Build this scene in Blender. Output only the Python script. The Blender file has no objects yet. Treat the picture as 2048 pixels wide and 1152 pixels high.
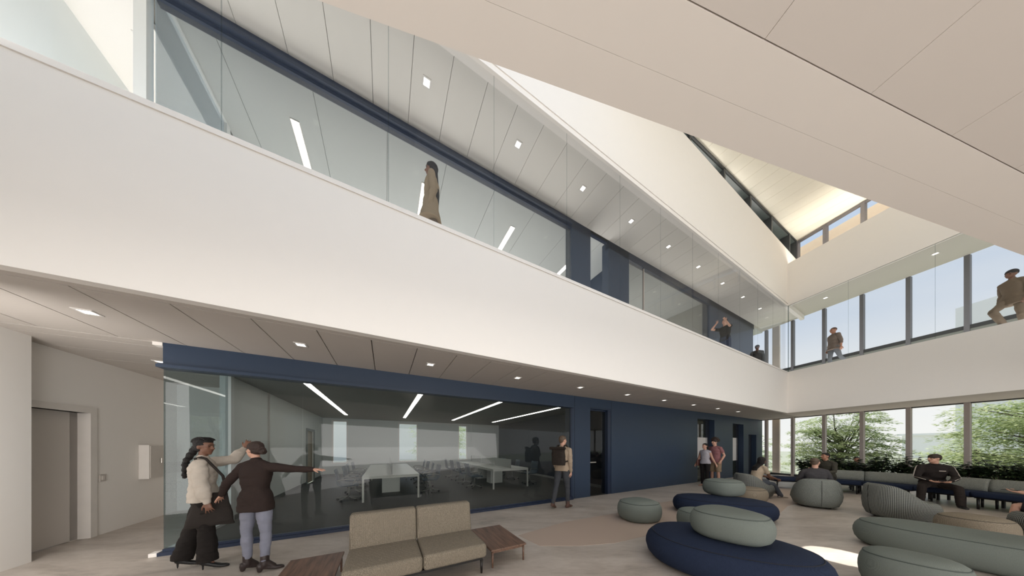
import bpy, bmesh, math, random
from mathutils import Vector, Matrix, noise
random.seed(7)
PI = math.pi
scene = bpy.context.scene
COL = scene.collection

# ------------------------------------------------------------------ frames
EYE = 1.55
FPX = 478.0          # focal length in pixels of a 2048 px wide frame
P0 = (12.28, 10.65)  # corner of the atrium opening, where the two balcony faces meet
A = Vector((0.8834, 0.4686)); Cc = Vector((-0.4686, 0.8834))      # along / into the long wing
D = Vector((0.9745, 0.2242)); B = Vector((-0.2242, 0.9745))       # into / along the window wing
ML = Matrix(((A.x, Cc.x, 0, P0[0]), (A.y, Cc.y, 0, P0[1]), (0, 0, 1, 0), (0, 0, 0, 1)))
MR = Matrix(((D.x, B.x, 0, P0[0]), (D.y, B.y, 0, P0[1]), (0, 0, 1, 0), (0, 0, 0, 1)))  # coords (d, -t, z)
def LW(s, c): return (P0[0] + A.x*s + Cc.x*c, P0[1] + A.y*s + Cc.y*c)
def RW(d, t): return (P0[0] + D.x*d - B.x*t, P0[1] + D.y*d - B.y*t)
ANG_L = math.atan2(A.y, A.x); ANG_R = math.atan2(D.y, D.x)
def sx(px, c):
    """distance along the long wing of the sight line px in the wall plane at depth c"""
    u = (px-1024)/FPX
    bx, by = P0[0] + Cc.x*c, P0[1] + Cc.y*c
    return (u*by - bx)/(A.x - u*A.y)
def cx(px, s):
    u = (px-1024)/FPX
    bx, by = P0[0] + A.x*s, P0[1] + A.y*s
    return (u*by - bx)/(Cc.x - u*Cc.y)

# ------------------------------------------------------------------ materials
def lin(c):
    c = c/255.0
    return c/12.92 if c <= 0.04045 else ((c+0.055)/1.055)**2.4
def rgb(r, g, b): return (lin(r), lin(g), lin(b), 1)
MATS = {}
def pbr(name, col, rough=0.6, metal=0.0, var=0.06, scale=6.0, bump=0.0, bscale=60.0, spec=0.5, emit=None, estr=0.0, stretch=(1,1,1), sheen=0.0):
    if name in MATS: return MATS[name]
    m = bpy.data.materials.new(name); m.use_nodes = True
    nt = m.node_tree; N = nt.nodes; L = nt.links
    b = N['Principled BSDF']
    b.inputs['Roughness'].default_value = rough
    b.inputs['Metallic'].default_value = metal
    b.inputs['Specular IOR Level'].default_value = spec
    if sheen: b.inputs['Sheen Weight'].default_value = sheen
    tc = N.new('ShaderNodeTexCoord'); mp = N.new('ShaderNodeMapping'); mp.inputs['Scale'].default_value = stretch
    L.new(tc.outputs['Object'], mp.inputs['Vector'])
    nz = N.new('ShaderNodeTexNoise'); nz.inputs['Scale'].default_value = scale; nz.inputs['Detail'].default_value = 4
    L.new(mp.outputs['Vector'], nz.inputs['Vector'])
    mx = N.new('ShaderNodeMix'); mx.data_type = 'RGBA'
    c1 = rgb(*col); 
    mx.inputs['A'].default_value = tuple(max(0, x*(1-var)) for x in c1[:3])+(1,)
    mx.inputs['B'].default_value = tuple(min(1, x*(1+var)) for x in c1[:3])+(1,)
    L.new(nz.outputs['Fac'], mx.inputs['Factor'])
    L.new(mx.outputs['Result'], b.inputs['Base Color'])
    if bump > 0:
        n2 = N.new('ShaderNodeTexNoise'); n2.inputs['Scale'].default_value = bscale; n2.inputs['Detail'].default_value = 3
        L.new(mp.outputs['Vector'], n2.inputs['Vector'])
        bp = N.new('ShaderNodeBump'); bp.inputs['Strength'].default_value = bump; bp.inputs['Distance'].default_value = 0.02
        L.new(n2.outputs['Fac'], bp.inputs['Height']); L.new(bp.outputs['Normal'], b.inputs['Normal'])
    if emit:
        b.inputs['Emission Color'].default_value = rgb(*emit); b.inputs['Emission Strength'].default_value = estr
    MATS[name] = m
    return m
def glass(name, tint=(1,1,1), refl=0.9, haze=0.0, hazecol=(200,205,205), ior=1.35):
    """thin sheet: tinted see-through with a reflection that grows towards grazing"""
    if name in MATS: return MATS[name]
    m = bpy.data.materials.new(name); m.use_nodes = True
    nt = m.node_tree; N = nt.nodes; L = nt.links
    N.remove(N['Principled BSDF'])
    out = N['Material Output']
    tr = N.new('ShaderNodeBsdfTransparent'); tr.inputs['Color'].default_value = tuple(tint)+(1,)
    df = N.new('ShaderNodeBsdfDiffuse'); df.inputs['Color'].default_value = rgb(*hazecol)
    mh = N.new('ShaderNodeMixShader'); mh.inputs['Fac'].default_value = haze
    L.new(tr.outputs[0], mh.inputs[1]); L.new(df.outputs[0], mh.inputs[2])
    gl = N.new('ShaderNodeBsdfGlossy'); gl.inputs['Roughness'].default_value = 0.0
    gl.inputs['Color'].default_value = (refl, refl, refl, 1)
    fr = N.new('ShaderNodeFresnel'); fr.inputs['IOR'].default_value = ior
    mx = N.new('ShaderNodeMixShader')
    L.new(fr.outputs[0], mx.inputs['Fac']); L.new(mh.outputs[0], mx.inputs[1]); L.new(gl.outputs[0], mx.inputs[2])
    L.new(mx.outputs[0], out.inputs['Surface'])
    MATS[name] = m
    return m
def emis(name, col, strength):
    if name in MATS: return MATS[name]
    m = bpy.data.materials.new(name); m.use_nodes = True
    b = m.node_tree.nodes['Principled BSDF']
    b.inputs['Base Color'].default_value = rgb(*col)
    b.inputs['Emission Color'].default_value = rgb(*col); b.inputs['Emission Strength'].default_value = strength
    MATS[name] = m
    return m
def weave(name, cA, cB, scale=90.0, kind='check', rough=0.9, bump=0.35):
    """two-tone woven cloth"""
    if name in MATS: return MATS[name]
    m = bpy.data.materials.new(name); m.use_nodes = True
    nt = m.node_tree; N = nt.nodes; L = nt.links
    b = N['Principled BSDF']; b.inputs['Roughness'].default_value = rough; b.inputs['Specular IOR Level'].default_value = 0.2
    tc = N.new('ShaderNodeTexCoord'); mp = N.new('ShaderNodeMapping')
    L.new(tc.outputs['Object'], mp.inputs['Vector'])
    mx = N.new('ShaderNodeMix'); mx.data_type = 'RGBA'
    mx.inputs['A'].default_value = rgb(*cA); mx.inputs['B'].default_value = rgb(*cB)
    if kind == 'check':
        mp.inputs['Rotation'].default_value = (0.6, 0.5, 0.78)
        vo = N.new('ShaderNodeTexVoronoi'); vo.inputs['Scale'].default_value = scale; vo.inputs['Randomness'].default_value = 0.35
        L.new(mp.outputs['Vector'], vo.inputs['Vector'])
        rp = N.new('ShaderNodeMapRange'); rp.inputs['From Min'].default_value = 0.15; rp.inputs['From Max'].default_value = 0.6
        L.new(vo.outputs['Distance'], rp.inputs['Value']); fac = rp.outputs['Result']
    else:
        # ribbed knit: bands round the object broken by a fine check
        sp = N.new('ShaderNodeSeparateXYZ'); L.new(mp.outputs['Vector'], sp.inputs[0])
        at = N.new('ShaderNodeMath'); at.operation = 'ARCTAN2'
        L.new(sp.outputs['Y'], at.inputs[0]); L.new(sp.outputs['X'], at.inputs[1])
        m1 = N.new('ShaderNodeMath'); m1.operation = 'MULTIPLY'; m1.inputs[1].default_value = scale
        L.new(at.outputs[0], m1.inputs[0])
        s1 = N.new('ShaderNodeMath'); s1.operation = 'SINE'; L.new(m1.outputs[0], s1.inputs[0])
        m2 = N.new('ShaderNodeMath'); m2.operation = 'MULTIPLY'; m2.inputs[1].default_value = 200.0
        L.new(sp.outputs['Z'], m2.inputs[0])
        s2 = N.new('ShaderNodeMath'); s2.operation = 'SINE'; L.new(m2.outputs[0], s2.inputs[0])
        ad = N.new('ShaderNodeMath'); ad.operation = 'MULTIPLY_ADD'; ad.inputs[1].default_value = 0.32
        L.new(s2.outputs[0], ad.inputs[0]); L.new(s1.outputs[0], ad.inputs[2])
        rp = N.new('ShaderNodeMapRange'); rp.inputs['From Min'].default_value = -0.5; rp.inputs['From Max'].default_value = 0.5
        L.new(ad.outputs[0], rp.inputs['Value']); fac = rp.outputs['Result']
    L.new(fac, mx.inputs['Factor']); L.new(mx.outputs['Result'], b.inputs['Base Color'])
    bp = N.new('ShaderNodeBump'); bp.inputs['Strength'].default_value = bump; bp.inputs['Distance'].default_value = 0.006
    L.new(fac, bp.inputs['Height']); L.new(bp.outputs['Normal'], b.inputs['Normal'])
    MATS[name] = m
    return m
def wood(name, cA, cB, scale=3.0, along='X', rough=0.45):
    if name in MATS: return MATS[name]
    m = bpy.data.materials.new(name); m.use_nodes = True
    nt = m.node_tree; N = nt.nodes; L = nt.links
    b = N['Principled BSDF']; b.inputs['Roughness'].default_value = rough
    tc = N.new('ShaderNodeTexCoord'); mp = N.new('ShaderNodeMapping')
    mp.inputs['Scale'].default_value = (1.2, 14, 14) if along == 'X' else (14, 1.2, 14)
    L.new(tc.outputs['Object'], mp.inputs['Vector'])
    nz = N.new('ShaderNodeTexNoise'); nz.inputs['Scale'].default_value = scale; nz.inputs['Detail'].default_value = 8; nz.inputs['Distortion'].default_value = 0.6
    L.new(mp.outputs['Vector'], nz.inputs['Vector'])
    rp = N.new('ShaderNodeMapRange'); rp.inputs['From Min'].default_value = 0.3; rp.inputs['From Max'].default_value = 0.7
    L.new(nz.outputs['Fac'], rp.inputs['Value'])
    mx = N.new('ShaderNodeMix'); mx.data_type = 'RGBA'
    mx.inputs['A'].default_value = rgb(*cA); mx.inputs['B'].default_value = rgb(*cB)
    L.new(rp.outputs['Result'], mx.inputs['Factor']); L.new(mx.outputs['Result'], b.inputs['Base Color'])
    MATS[name] = m
    return m
def concrete():
    m = bpy.data.materials.new('polished_concrete'); m.use_nodes = True
    nt = m.node_tree; N = nt.nodes; L = nt.links
    b = N['Principled BSDF']
    tc = N.new('ShaderNodeTexCoord'); mp = N.new('ShaderNodeMapping')
    mp.inputs['Rotation'].default_value = (0, 0, -ANG_L+0.15); mp.inputs['Scale'].default_value = (0.55, 1.6, 1)
    L.new(tc.outputs['Object'], mp.inputs['Vector'])
    n1 = N.new('ShaderNodeTexNoise'); n1.inputs['Scale'].default_value = 1.3; n1.inputs['Detail'].default_value = 8; n1.inputs['Roughness'].default_value = 0.62; n1.inputs['Distortion'].default_value = 0.7
    n2 = N.new('ShaderNodeTexNoise'); n2.inputs['Scale'].default_value = 9; n2.inputs['Detail'].default_value = 8; n2.inputs['Roughness'].default_value = 0.7
    L.new(mp.outputs['Vector'], n1.inputs['Vector']); L.new(mp.outputs['Vector'], n2.inputs['Vector'])
    ad = N.new('ShaderNodeMath'); ad.operation = 'MULTIPLY_ADD'; ad.inputs[1].default_value = 0.45
    L.new(n2.outputs['Fac'], ad.inputs[0]); L.new(n1.outputs['Fac'], ad.inputs[2])
    cr = N.new('ShaderNodeValToRGB')
    e = cr.color_ramp.elements
    e[0].position = 0.47; e[0].color = rgb(146,138,130)
    e[1].position = 0.95; e[1].color = rgb(204,195,186)
    x = e.new(0.66); x.color = rgb(178,168,158)
    L.new(ad.outputs[0], cr.inputs['Fac']); L.new(cr.outputs['Color'], b.inputs['Base Color'])
    rr = N.new('ShaderNodeMapRange'); rr.inputs['To Min'].default_value = 0.32; rr.inputs['To Max'].default_value = 0.5
    L.new(n1.outputs['Fac'], rr.inputs['Value']); L.new(rr.outputs['Result'], b.inputs['Roughness'])
    b.inputs['Specular IOR Level'].default_value = 0.35
    return m

# ------------------------------------------------------------------ mesh helpers
def box(bm, x0, x1, y0, y1, z0, z1, M=None, mi=0):
    vs = [Vector((x, y, z)) for z in (z0, z1) for (x, y) in ((x0,y0),(x1,y0),(x1,y1),(x0,y1))]
    if M is not None: vs = [M @ v for v in vs]
    v = [bm.verts.new(p) for p in vs]
    fs = []
    for f in ((3,2,1,0),(4,5,6,7),(0,1,5,4),(1,2,6,5),(2,3,7,6),(3,0,4,7)):
        ff = bm.faces.new([v[i] for i in f]); ff.material_index = mi; fs.append(ff)
    return fs
def quad(bm, pts, M=None, mi=0):
    v = [bm.verts.new((M @ Vector(p)) if M is not None else Vector(p)) for p in pts]
    f = bm.faces.new(v); f.material_index = mi
    return f
def prism(bm, pts, z0, z1, M=None, mi=0):
    lo = [bm.verts.new((M @ Vector((x,y,z0))) if M is not None else Vector((x,y,z0))) for x, y in pts]
    hi = [bm.verts.new((M @ Vector((x,y,z1))) if M is not None else Vector((x,y,z1))) for x, y in pts]
    n = len(pts)
    bm.faces.new(lo[::-1]).material_index = mi; bm.faces.new(hi).material_index = mi
    for i in range(n):
        bm.faces.new((lo[i], lo[(i+1)%n], hi[(i+1)%n], hi[i])).material_index = mi
def tube(bm, p0, p1, r0, r1=None, n=12, caps=True, mi=0):
    p0 = Vector(p0); p1 = Vector(p1); r1 = r0 if r1 is None else r1
    d = (p1-p0); 
    if d.length < 1e-7: return
    d.normalize(); a = d.orthogonal().normalized(); b = d.cross(a)
    R = []
    for p, r in ((p0, r0), (p1, r1)):
        R.append([bm.verts.new(p + a*(r*math.cos(2*PI*i/n)) + b*(r*math.sin(2*PI*i/n))) for i in range(n)])
    for i in range(n):
        f = bm.faces.new((R[0][i], R[0][(i+1)%n], R[1][(i+1)%n], R[1][i])); f.smooth = True; f.material_index = mi
    if caps:
        bm.faces.new(R[0][::-1]).material_index = mi; bm.faces.new(R[1]).material_index = mi
def path(bm, pts, r, n=10, closed=False):
    pts = [Vector(p) for p in pts]; m = len(pts)
    rr = r if isinstance(r, (list, tuple)) else [r]*m
    rings = []; a = None
    for i, p in enumerate(pts):
        if closed: d = pts[(i+1)%m] - pts[(i-1)%m]
        else: d = pts[min(i+1, m-1)] - pts[max(i-1, 0)]
        d.normalize()
        if a is None: a = d.orthogonal().normalized()
        else: a = (a - d*a.dot(d)).normalized()
        b = d.cross(a)
        rings.append([bm.verts.new(p + a*(rr[i]*math.cos(2*PI*k/n)) + b*(rr[i]*math.sin(2*PI*k/n))) for k in range(n)])
    for i in range(m if closed else m-1):
        r0 = rings[i]; r1 = rings[(i+1)%m]
        off = 0
        if closed and i == m-1:
            off = min(range(n), key=lambda o: (r0[0].co - r1[o].co).length)
        for k in range(n):
            f = bm.faces.new((r0[k], r0[(k+1)%n], r1[(k+1+off)%n], r1[(k+off)%n])); f.smooth = True
    if not closed:
        bm.faces.new(rings[0][::-1]); bm.faces.new(rings[-1])
def ball(bm, c, r, M=None, sub=2):
    """r a number or three radii"""
    if not isinstance(r, (tuple, list)): r = (r, r, r)
    T = Matrix.Translation(Vector(c)) @ (M if M is not None else Matrix.Identity(4)) @ Matrix.Diagonal((r[0], r[1], r[2], 1))
    res = bmesh.ops.create_icosphere(bm, subdivisions=sub, radius=1.0, matrix=T)
    for v in res['verts']:
        for f in v.link_faces: f.smooth = True
def rings_mesh(bm, rings, cap=True, smooth=True):
    R = [[bm.verts.new(p) for p in r] for r in rings]
    n = len(R[0])
    for a, b in zip(R, R[1:]):
        for i in range(n):
            f = bm.faces.new((a[i], a[(i+1)%n], b[(i+1)%n], b[i])); f.smooth = smooth
    if cap:
        for r, fl in ((R[0], True), (R[-1], False)):
            c = bm.verts.new(sum((v.co for v in r), Vector())/n)
            for i in range(n):
                f = bm.faces.new((c, r[(i+1)%n], r[i]) if fl else (c, r[i], r[(i+1)%n])); f.smooth = smooth
def obj(name, bm, mat, parent=None, loc=None, rotz=0.0, bevel=0.0, recalc=True):
    if recalc: bmesh.ops.recalc_face_normals(bm, faces=bm.faces[:])
    if bevel > 0:
        bmesh.ops.bevel(bm, geom=[e for e in bm.edges], offset=bevel, segments=2, affect='EDGES', profile=0.6)
    me = bpy.data.meshes.new(name); bm.to_mesh(me); bm.free()
    for m in (mat if isinstance(mat, (list, tuple)) else [mat]): me.materials.append(m)
    o = bpy.data.objects.new(name, me); COL.objects.link(o)
    if parent is not None: o.parent = parent
    if loc is not None: o.location = loc
    o.rotation_euler = (0, 0, rotz)
    return o
def tag(o, label, cat, group=None, kind=None):
    o['label'] = label; o['category'] = cat
    if group: o['group'] = group
    if kind: o['kind'] = kind
    return o
def thing(name, label, cat, loc=(0,0,0), rotz=0.0, group=None):
    o = bpy.data.objects.new(name, None); COL.objects.link(o)
    o.empty_display_size = 0.1
    o.location = loc; o.rotation_euler = (0, 0, rotz)
    return tag(o, label, cat, group)
def struct(name, bm, mat, parent=None, label=None, recalc=True):
    o = obj(name, bm, mat, parent, recalc=recalc); o['kind'] = 'structure'
    if label: o['label'] = label; 
    return o
def copy_tree(o, parent=None):
    c = o.copy(); COL.objects.link(c)
    if parent is not None: c.parent = parent
    for ch in list(o.children): copy_tree(ch, c)
    return c
def BM(): return bmesh.new()
# ================================================================== CAMERA
cam_d = bpy.data.cameras.new('camera'); cam = bpy.data.objects.new('camera', cam_d); COL.objects.link(cam)
cam_d.sensor_width = 36.0; cam_d.sensor_fit = 'HORIZONTAL'
cam_d.lens = 36.0*FPX/2048.0
cam_d.shift_y = (892-576)/2048.0
cam_d.clip_start = 0.05; cam_d.clip_end = 500
cam.location = (0, 0, EYE); cam.rotation_euler = (PI/2, 0, 0)
scene.camera = cam

# ================================================================== MATERIALS
white = pbr('white_paint', (238,233,227), 0.75, var=0.01)
white_cool = pbr('cool_white_paint', (232,234,232), 0.75, var=0.01)
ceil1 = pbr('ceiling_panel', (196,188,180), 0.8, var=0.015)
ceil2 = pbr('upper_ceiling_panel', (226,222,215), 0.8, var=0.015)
soffit_m = pbr('soffit_panel', (232,225,217), 0.8, var=0.012)
joint_m = pbr('joint_shadow', (40,34,30), 0.9, var=0.0)
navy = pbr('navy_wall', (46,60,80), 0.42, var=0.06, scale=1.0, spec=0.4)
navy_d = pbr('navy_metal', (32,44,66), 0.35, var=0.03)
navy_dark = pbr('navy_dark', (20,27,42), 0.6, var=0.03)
frame_m = pbr('bronze_mullion', (178,168,162), 0.45, var=0.03)
frame_u = pbr('grey_mullion', (112,112,115), 0.45, var=0.03)
frame_d = pbr('dark_mullion', (58,60,60), 0.5, var=0.03)
carpet_d = pbr('dark_carpet', (66,64,60), 0.55, var=0.12, scale=80, spec=0.6)
base_m = pbr('grey_base', (92,92,88), 0.6, var=0.03)
door_m = pbr('painted_door', (206,198,190), 0.6, var=0.01)
chrome = pbr('brushed_steel', (205,200,192), 0.3, metal=0.9, var=0.02)
glass_clear = glass('clear_glass', (0.965,0.965,0.96), 0.7, haze=0.015, hazecol=(220,220,218), ior=1.2)
glass_rail = glass('balustrade_glass', (0.955,0.955,0.95), 0.6, haze=0.02, hazecol=(205,207,203), ior=1.14)
glass_tint = glass('tinted_glass', (0.80,0.82,0.81), 0.8, haze=0.03, hazecol=(150,165,165), ior=1.45)
glass_tint2 = glass('upper_tinted_glass', (0.755,0.755,0.745), 0.7, haze=0.08, hazecol=(192,192,188), ior=1.28)
glass_side = glass('blue_glass', (0.50,0.63,0.68), 0.8, haze=0.06, hazecol=(150,180,195), ior=1.35)
roof_m = pbr('cream_roof_boards', (252,246,230), 0.7, var=0.02)
lamp_em = emis('lamp_glow', (255,250,240), 2.6)
strip_em = emis('strip_glow', (255,252,245), 6.5)
floor_m = concrete()

Z1 = 3.02; ZK = 4.85; ZF2 = 4.75; ZB = 7.79; Z2 = 8.0; ZR = 9.67; ZL = 10.3

# ================================================================== FLOOR
bm = BM(); quad(bm, [(-14,-5,0),(19,-5,0),(19,24,0),(-14,24,0)][:4])
bm.free()
bm = BM()
# atrium floor: bounded by the long wall (c = 1.69), the window wall (d = 2.5) and running back past the camera
p = [RW(2.6, 9.0), RW(2.6, -2.4), LW(3.2, 1.75), LW(-8.8, 1.75), LW(-8.8,1.75), LW(-18.65, 1.75), LW(-18.65, 5.2), LW(-22, 5.2), LW(-22,-7.5), (16,-9)]
p2 = [p[0]]+[q for a_, q in zip(p, p[1:]) if (Vector(q)-Vector(a_)).length > 1e-4]
v = [bm.verts.new((x,y,0)) for x,y in p2]; f = bm.faces.new(v)
bm.normal_update()
if f.normal.z < 0: f.normal_flip()
r = bmesh.ops.extrude_face_region(bm, geom=[f]); 
for g in r['geom']:
    if isinstance(g, bmesh.types.BMVert): g.co.z = 0
for vv in v: vv.co.z = -0.2
struct('floor', bm, floor_m)
# smooth tan band in the floor finish, under the lounge seats
def P2F(px, py):
    d = EYE*FPX/(py-892); return ((px-1024)/FPX*d, d)
tan_m = pbr('tan_floor_finish', (184,166,152), 0.55, var=0.03, scale=2.0, spec=0.3)
bm = BM()
outl = [P2F(1036,1071),P2F(1130,1044),P2F(1236,1026),P2F(1300,1010),P2F(1360,998),P2F(1480,982),P2F(1560,974),P2F(1640,984),P2F(1628,1000),P2F(1576,1012),P2F(1545,1040),P2F(1470,1060),P2F(1330,1068),P2F(1290,1072),P2F(1230,1086),P2F(1160,1092),P2F(1080,1092)]
prism(bm, outl, 0.0, 0.003)
struct('floor_band', bm, tan_m)

# ================================================================== LONG WING, GROUND FLOOR
# balcony face
def face_wall(name, M, x0, x1, y0, y1, z0, z1, mat):
    bm = BM(); box(bm, x0, x1, y0, y1, z0, z1, M); return struct(name, bm, mat)
SL = -26.0   # far end of the long wing, past the frame
face_wall('wall_balcony_north', ML, SL, 0.0, 0.0, 0.10, Z1-0.0, ZK, white)
bm = BM(); box(bm, SL, -0.02, -0.012, 0.112, ZK-0.055, ZK+0.004, ML); struct('trim_1', bm, white)
# slab of the upper floor; its underside is the ground floor ceiling
def panel_ceiling(name, M, x0, x1, y0, y1, z, pitch, x_first, mat, gap=0.012, thick=0.10, axis='x'):
    """panels laid edge to edge with open joints, as one ceiling"""
    bm = BM()
    xs = []
    if axis == 'x':
        x = x_first
        while x > x0: x -= pitch
        while x < x1:
            a_, b_ = max(x, x0), min(x+pitch, x1)
            if b_-a_ > 0.03: box(bm, a_+gap/2, b_-gap/2, y0, y1, z, z+thick, M)
            x += pitch
    else:
        y = x_first
        while y > y0: y -= pitch
        while y < y1:
            a_, b_ = max(y, y0), min(y+pitch, y1)
            if b_-a_ > 0.03: box(bm, x0, x1, a_+gap/2, b_-gap/2, z, z+thick, M)
            y += pitch
    return struct(name, bm, mat)
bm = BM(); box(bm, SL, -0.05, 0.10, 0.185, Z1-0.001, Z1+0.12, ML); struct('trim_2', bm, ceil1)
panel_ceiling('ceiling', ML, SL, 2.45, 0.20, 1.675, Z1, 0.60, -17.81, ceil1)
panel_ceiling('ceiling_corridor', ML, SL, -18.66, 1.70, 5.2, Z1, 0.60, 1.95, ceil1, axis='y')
bm = BM(); box(bm, SL, 2.4, 0.1, 11.8, Z1+0.10, Z1+0.22, ML); struct('slab', bm, joint_m)
bm = BM(); box(bm, SL, 2.4, 0.1, 11.8, Z1+0.22, ZF2, ML); struct('floor_upper', bm, carpet_d)

# ---- conference room shell
S_L, S_R, CB = -18.65, -8.8, 11.6
WC = 1.69
rm_white = pbr('room_white', (222,226,222), 0.8, var=0.01)
bm = BM(); box(bm, S_L, S_R, WC+0.02, CB, -0.15, 0.0, ML); struct('floor_conference', bm, carpet_d)
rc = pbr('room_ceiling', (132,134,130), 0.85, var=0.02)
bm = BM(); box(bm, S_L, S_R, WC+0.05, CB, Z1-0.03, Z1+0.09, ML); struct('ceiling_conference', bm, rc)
# left wall: glass return 1.63 m, then solid
gs = 1.63
# door opening in the left wall
dq0, dq1 = WC+7.1, WC+8.15
bm = BM()
box(bm, S_L-0.12, S_L, WC+gs, dq0, 0, Z1, ML); box(bm, S_L-0.12, S_L, dq1, CB, 0, Z1, ML); box(bm, S_L-0.12, S_L, dq0, dq1, 2.18, Z1, ML)
struct('wall_conference_west', bm, rm_white)
bm = BM(); box(bm, S_L, S_L+0.012, WC+gs, dq0, 0, 0.10, ML); box(bm, S_L, S_L+0.012, dq1, CB-0.01, 0, 0.10, ML); struct('baseboard_west', bm, base_m)
dr = struct('door_1', (lambda b: (box(b, S_L-0.10, S_L-0.05, dq0, dq1, 0, 2.18, ML), b)[1])(BM()), wood('oak_door', (150,132,108), (176,158,132), 2.0, 'Y'))
bm = BM()
box(bm, S_L-0.005, S_L+0.03, dq0-0.09, dq0, 0, 2.27, ML); box(bm, S_L-0.005, S_L+0.03, dq1, dq1+0.09, 0, 2.27, ML); box(bm, S_L-0.005, S_L+0.03, dq0, dq1, 2.18, 2.27, ML)
struct('door_frame', bm, pbr('grey_frame', (120,124,120), 0.5), dr)
# right wall navy
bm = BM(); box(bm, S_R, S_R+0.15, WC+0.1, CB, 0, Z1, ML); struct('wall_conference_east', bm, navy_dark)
bm = BM(); box(bm, S_R-0.015, S_R, WC+0.1, CB, 0, 0.10, ML); struct('baseboard_east', bm, pbr('pale_base', (150,150,146), 0.6))
# back wall with three windows
wins = []
for (a_, b_) in ((663,696),(796,836),(916,935)):
    wins.append((sx(a_, CB), sx(b_, CB)))
wz0, wz1 = 0.62, 2.90
bm = BM(); xs = [S_L-0.12]
for a_, b_ in wins: xs += [a_, b_]
xs.append(S_R+0.15)
for i in range(0, len(xs), 2): box(bm, xs[i], xs[i+1], CB, CB+0.2, 0, Z1, ML)
for a_, b_ in wins:
    box(bm, a_, b_, CB, CB+0.2, 0, wz0, ML); box(bm, a_, b_, CB, CB+0.2, wz1, Z1, ML)
struct('wall_conference_north', bm, rm_white)
bm = BM(); box(bm, S_L, S_R, CB-0.012, CB, 0, 0.10, ML); struct('baseboard_north', bm, base_m)
for i, (a_, b_) in enumerate(wins):
    bm = BM()
    for (u0,u1,z0,z1) in ((a_,a_+.07,wz0,wz1),(b_-.07,b_,wz0,wz1),(a_+.07,b_-.07,wz0,wz0+.07),(a_+.07,b_-.07,wz1-.07,wz1)):
        box(bm, u0, u1, CB+0.02, CB+0.10, z0, z1, ML)
    w = struct('window_%d' % (i+1), bm, white)
    bm = BM(); quad(bm, [(a_+.07,CB+.06,wz0+.07),(b_-.07,CB+.06,wz0+.07),(b_-.07,CB+.06,wz1-.07),(a_+.07,CB+.06,wz1-.07)], ML); struct('window_pane', bm, glass_clear, w)

# ---- navy beam over the glass
sG0, sG1 = sx(328, WC), sx(1144, WC)
bm = BM()
box(bm, sG0+0.0, sG1+0.03, WC-0.02, WC+0.10, 2.66, Z1, ML)
box(bm, sG0-0.03, sG1+0.0, WC-0.09, WC+0.10, 2.655, 2.70, ML)
box(bm, sG0-0.03, sG1+0.0, WC-0.06, WC+0.0, 2.70, 2.72, ML)
struct('beam', bm, navy)
bm = BM(); box(bm, sG0-0.09, sG0-0.0, WC-0.03, WC+0.07, Z1-0.05, Z1-0.002, ML); box(bm, sG0-0.11, sG0-0.032, WC-0.06, WC+0.05, 0, 0.05, ML)
struct('trim_3', bm, white)
bm = BM(); box(bm, sG0-0.03, sG1, WC-0.07, WC+0.05, 0, 0.05, ML); box(bm, sG0, sG1, WC-0.03, WC+0.03, 0.05, 0.085, ML); struct('sill', bm, navy_d)
# glass wall in sheets with butt joints
def glass_run(name, s0, s1, c, z0, z1, mat, joints=(), M=ML, first=4, along='x', edge_m=None):
    xs = [s0]+[j for j in joints if s0 < j < s1]+[s1]
    out = []
    for i, (a_, b_) in enumerate(zip(xs, xs[1:])):
        bm = BM()
        if along == 'x': quad(bm, [(a_+.003,c,z0),(b_-.003,c,z0),(b_-.003,c,z1),(a_+.003,c,z1)], M)
        else: quad(bm, [(c,a_+.003,z0),(c,b_-.003,z0),(c,b_-.003,z1),(c,a_+.003,z1)], M)
        out.append(struct('%s_%d' % (name, first+i), bm, mat, recalc=False))
    return out
j1 = [sx(605, WC), sx(943, WC), sx(1058, WC)]
glass_run('window', sG0, sG1-0.02, WC+0.02, 0.085, 2.66, glass_tint, j1, first=4)
# glass return at the free end + its white floor channel and post
glass_run('window', WC+0.03, WC+gs, S_L, 0.05, Z1, glass_side, (), first=9, along='y')
bm = BM(); box(bm, S_L-0.035, S_L+0.035, WC+0.04, WC+gs, 0, 0.05, ML); box(bm, S_L-0.035, S_L+0.035, WC+0.06, WC+gs, Z1-0.04, Z1, ML)
box(bm, S_L-0.04, S_L+0.04, WC+gs-0.0, WC+gs+0.12, 0, Z1, ML); struct('trim_4', bm, white_cool)

# ---- navy wall with door and openings
sJ, sP, sD0, sD1, sD2 = sx(1144,WC), sx(1149,WC), sx(1180.5,WC), sx(1216,WC), sx(1222.5,WC)
oa0, oa1 = sx(1395,WC), sx(1429,WC)
ob0, ob1 = sx(1465.5,WC), sx(1487,WC)
oc0, oc1 = sx(1497,WC), sx(1512.5,WC)
sE = sx(1524.5, WC)
zo = lambda px, y, c=WC: EYE + (892-y)*(P0[1]+A.y*sx(px,c)+Cc.y*c)/FPX
za, zb, zc = zo(1395,837), zo(1466,847), zo(1497,869)
zd = zo(1181, 817)
print('opening heights', za, zb, zc, zd, 'sE', sE)
T = 0.30
bm = BM()
box(bm, sJ, sD0, WC, WC+T, 0, Z1, ML)
box(bm, sD0, sD2, WC+0.0, WC+T, zd, Z1, ML)
box(bm, sD2, oa0, WC, WC+T, 0, Z1, ML)
box(bm, oa0, oa1, WC, WC+T, za, Z1, ML)
box(bm, oa1, ob0, WC, WC+T, 0, Z1, ML)
box(bm, ob0, ob1, WC, WC+T, zb, Z1, ML)
box(bm, ob1, oc0, WC, WC+T, 0, Z1, ML)
box(bm, oc0, oc1, WC, WC+T, zc, Z1, ML)
box(bm, oc1, sE, WC, WC+T, 0, Z1, ML)
struct('wall_atrium_north', bm, navy)
bm = BM()
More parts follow.
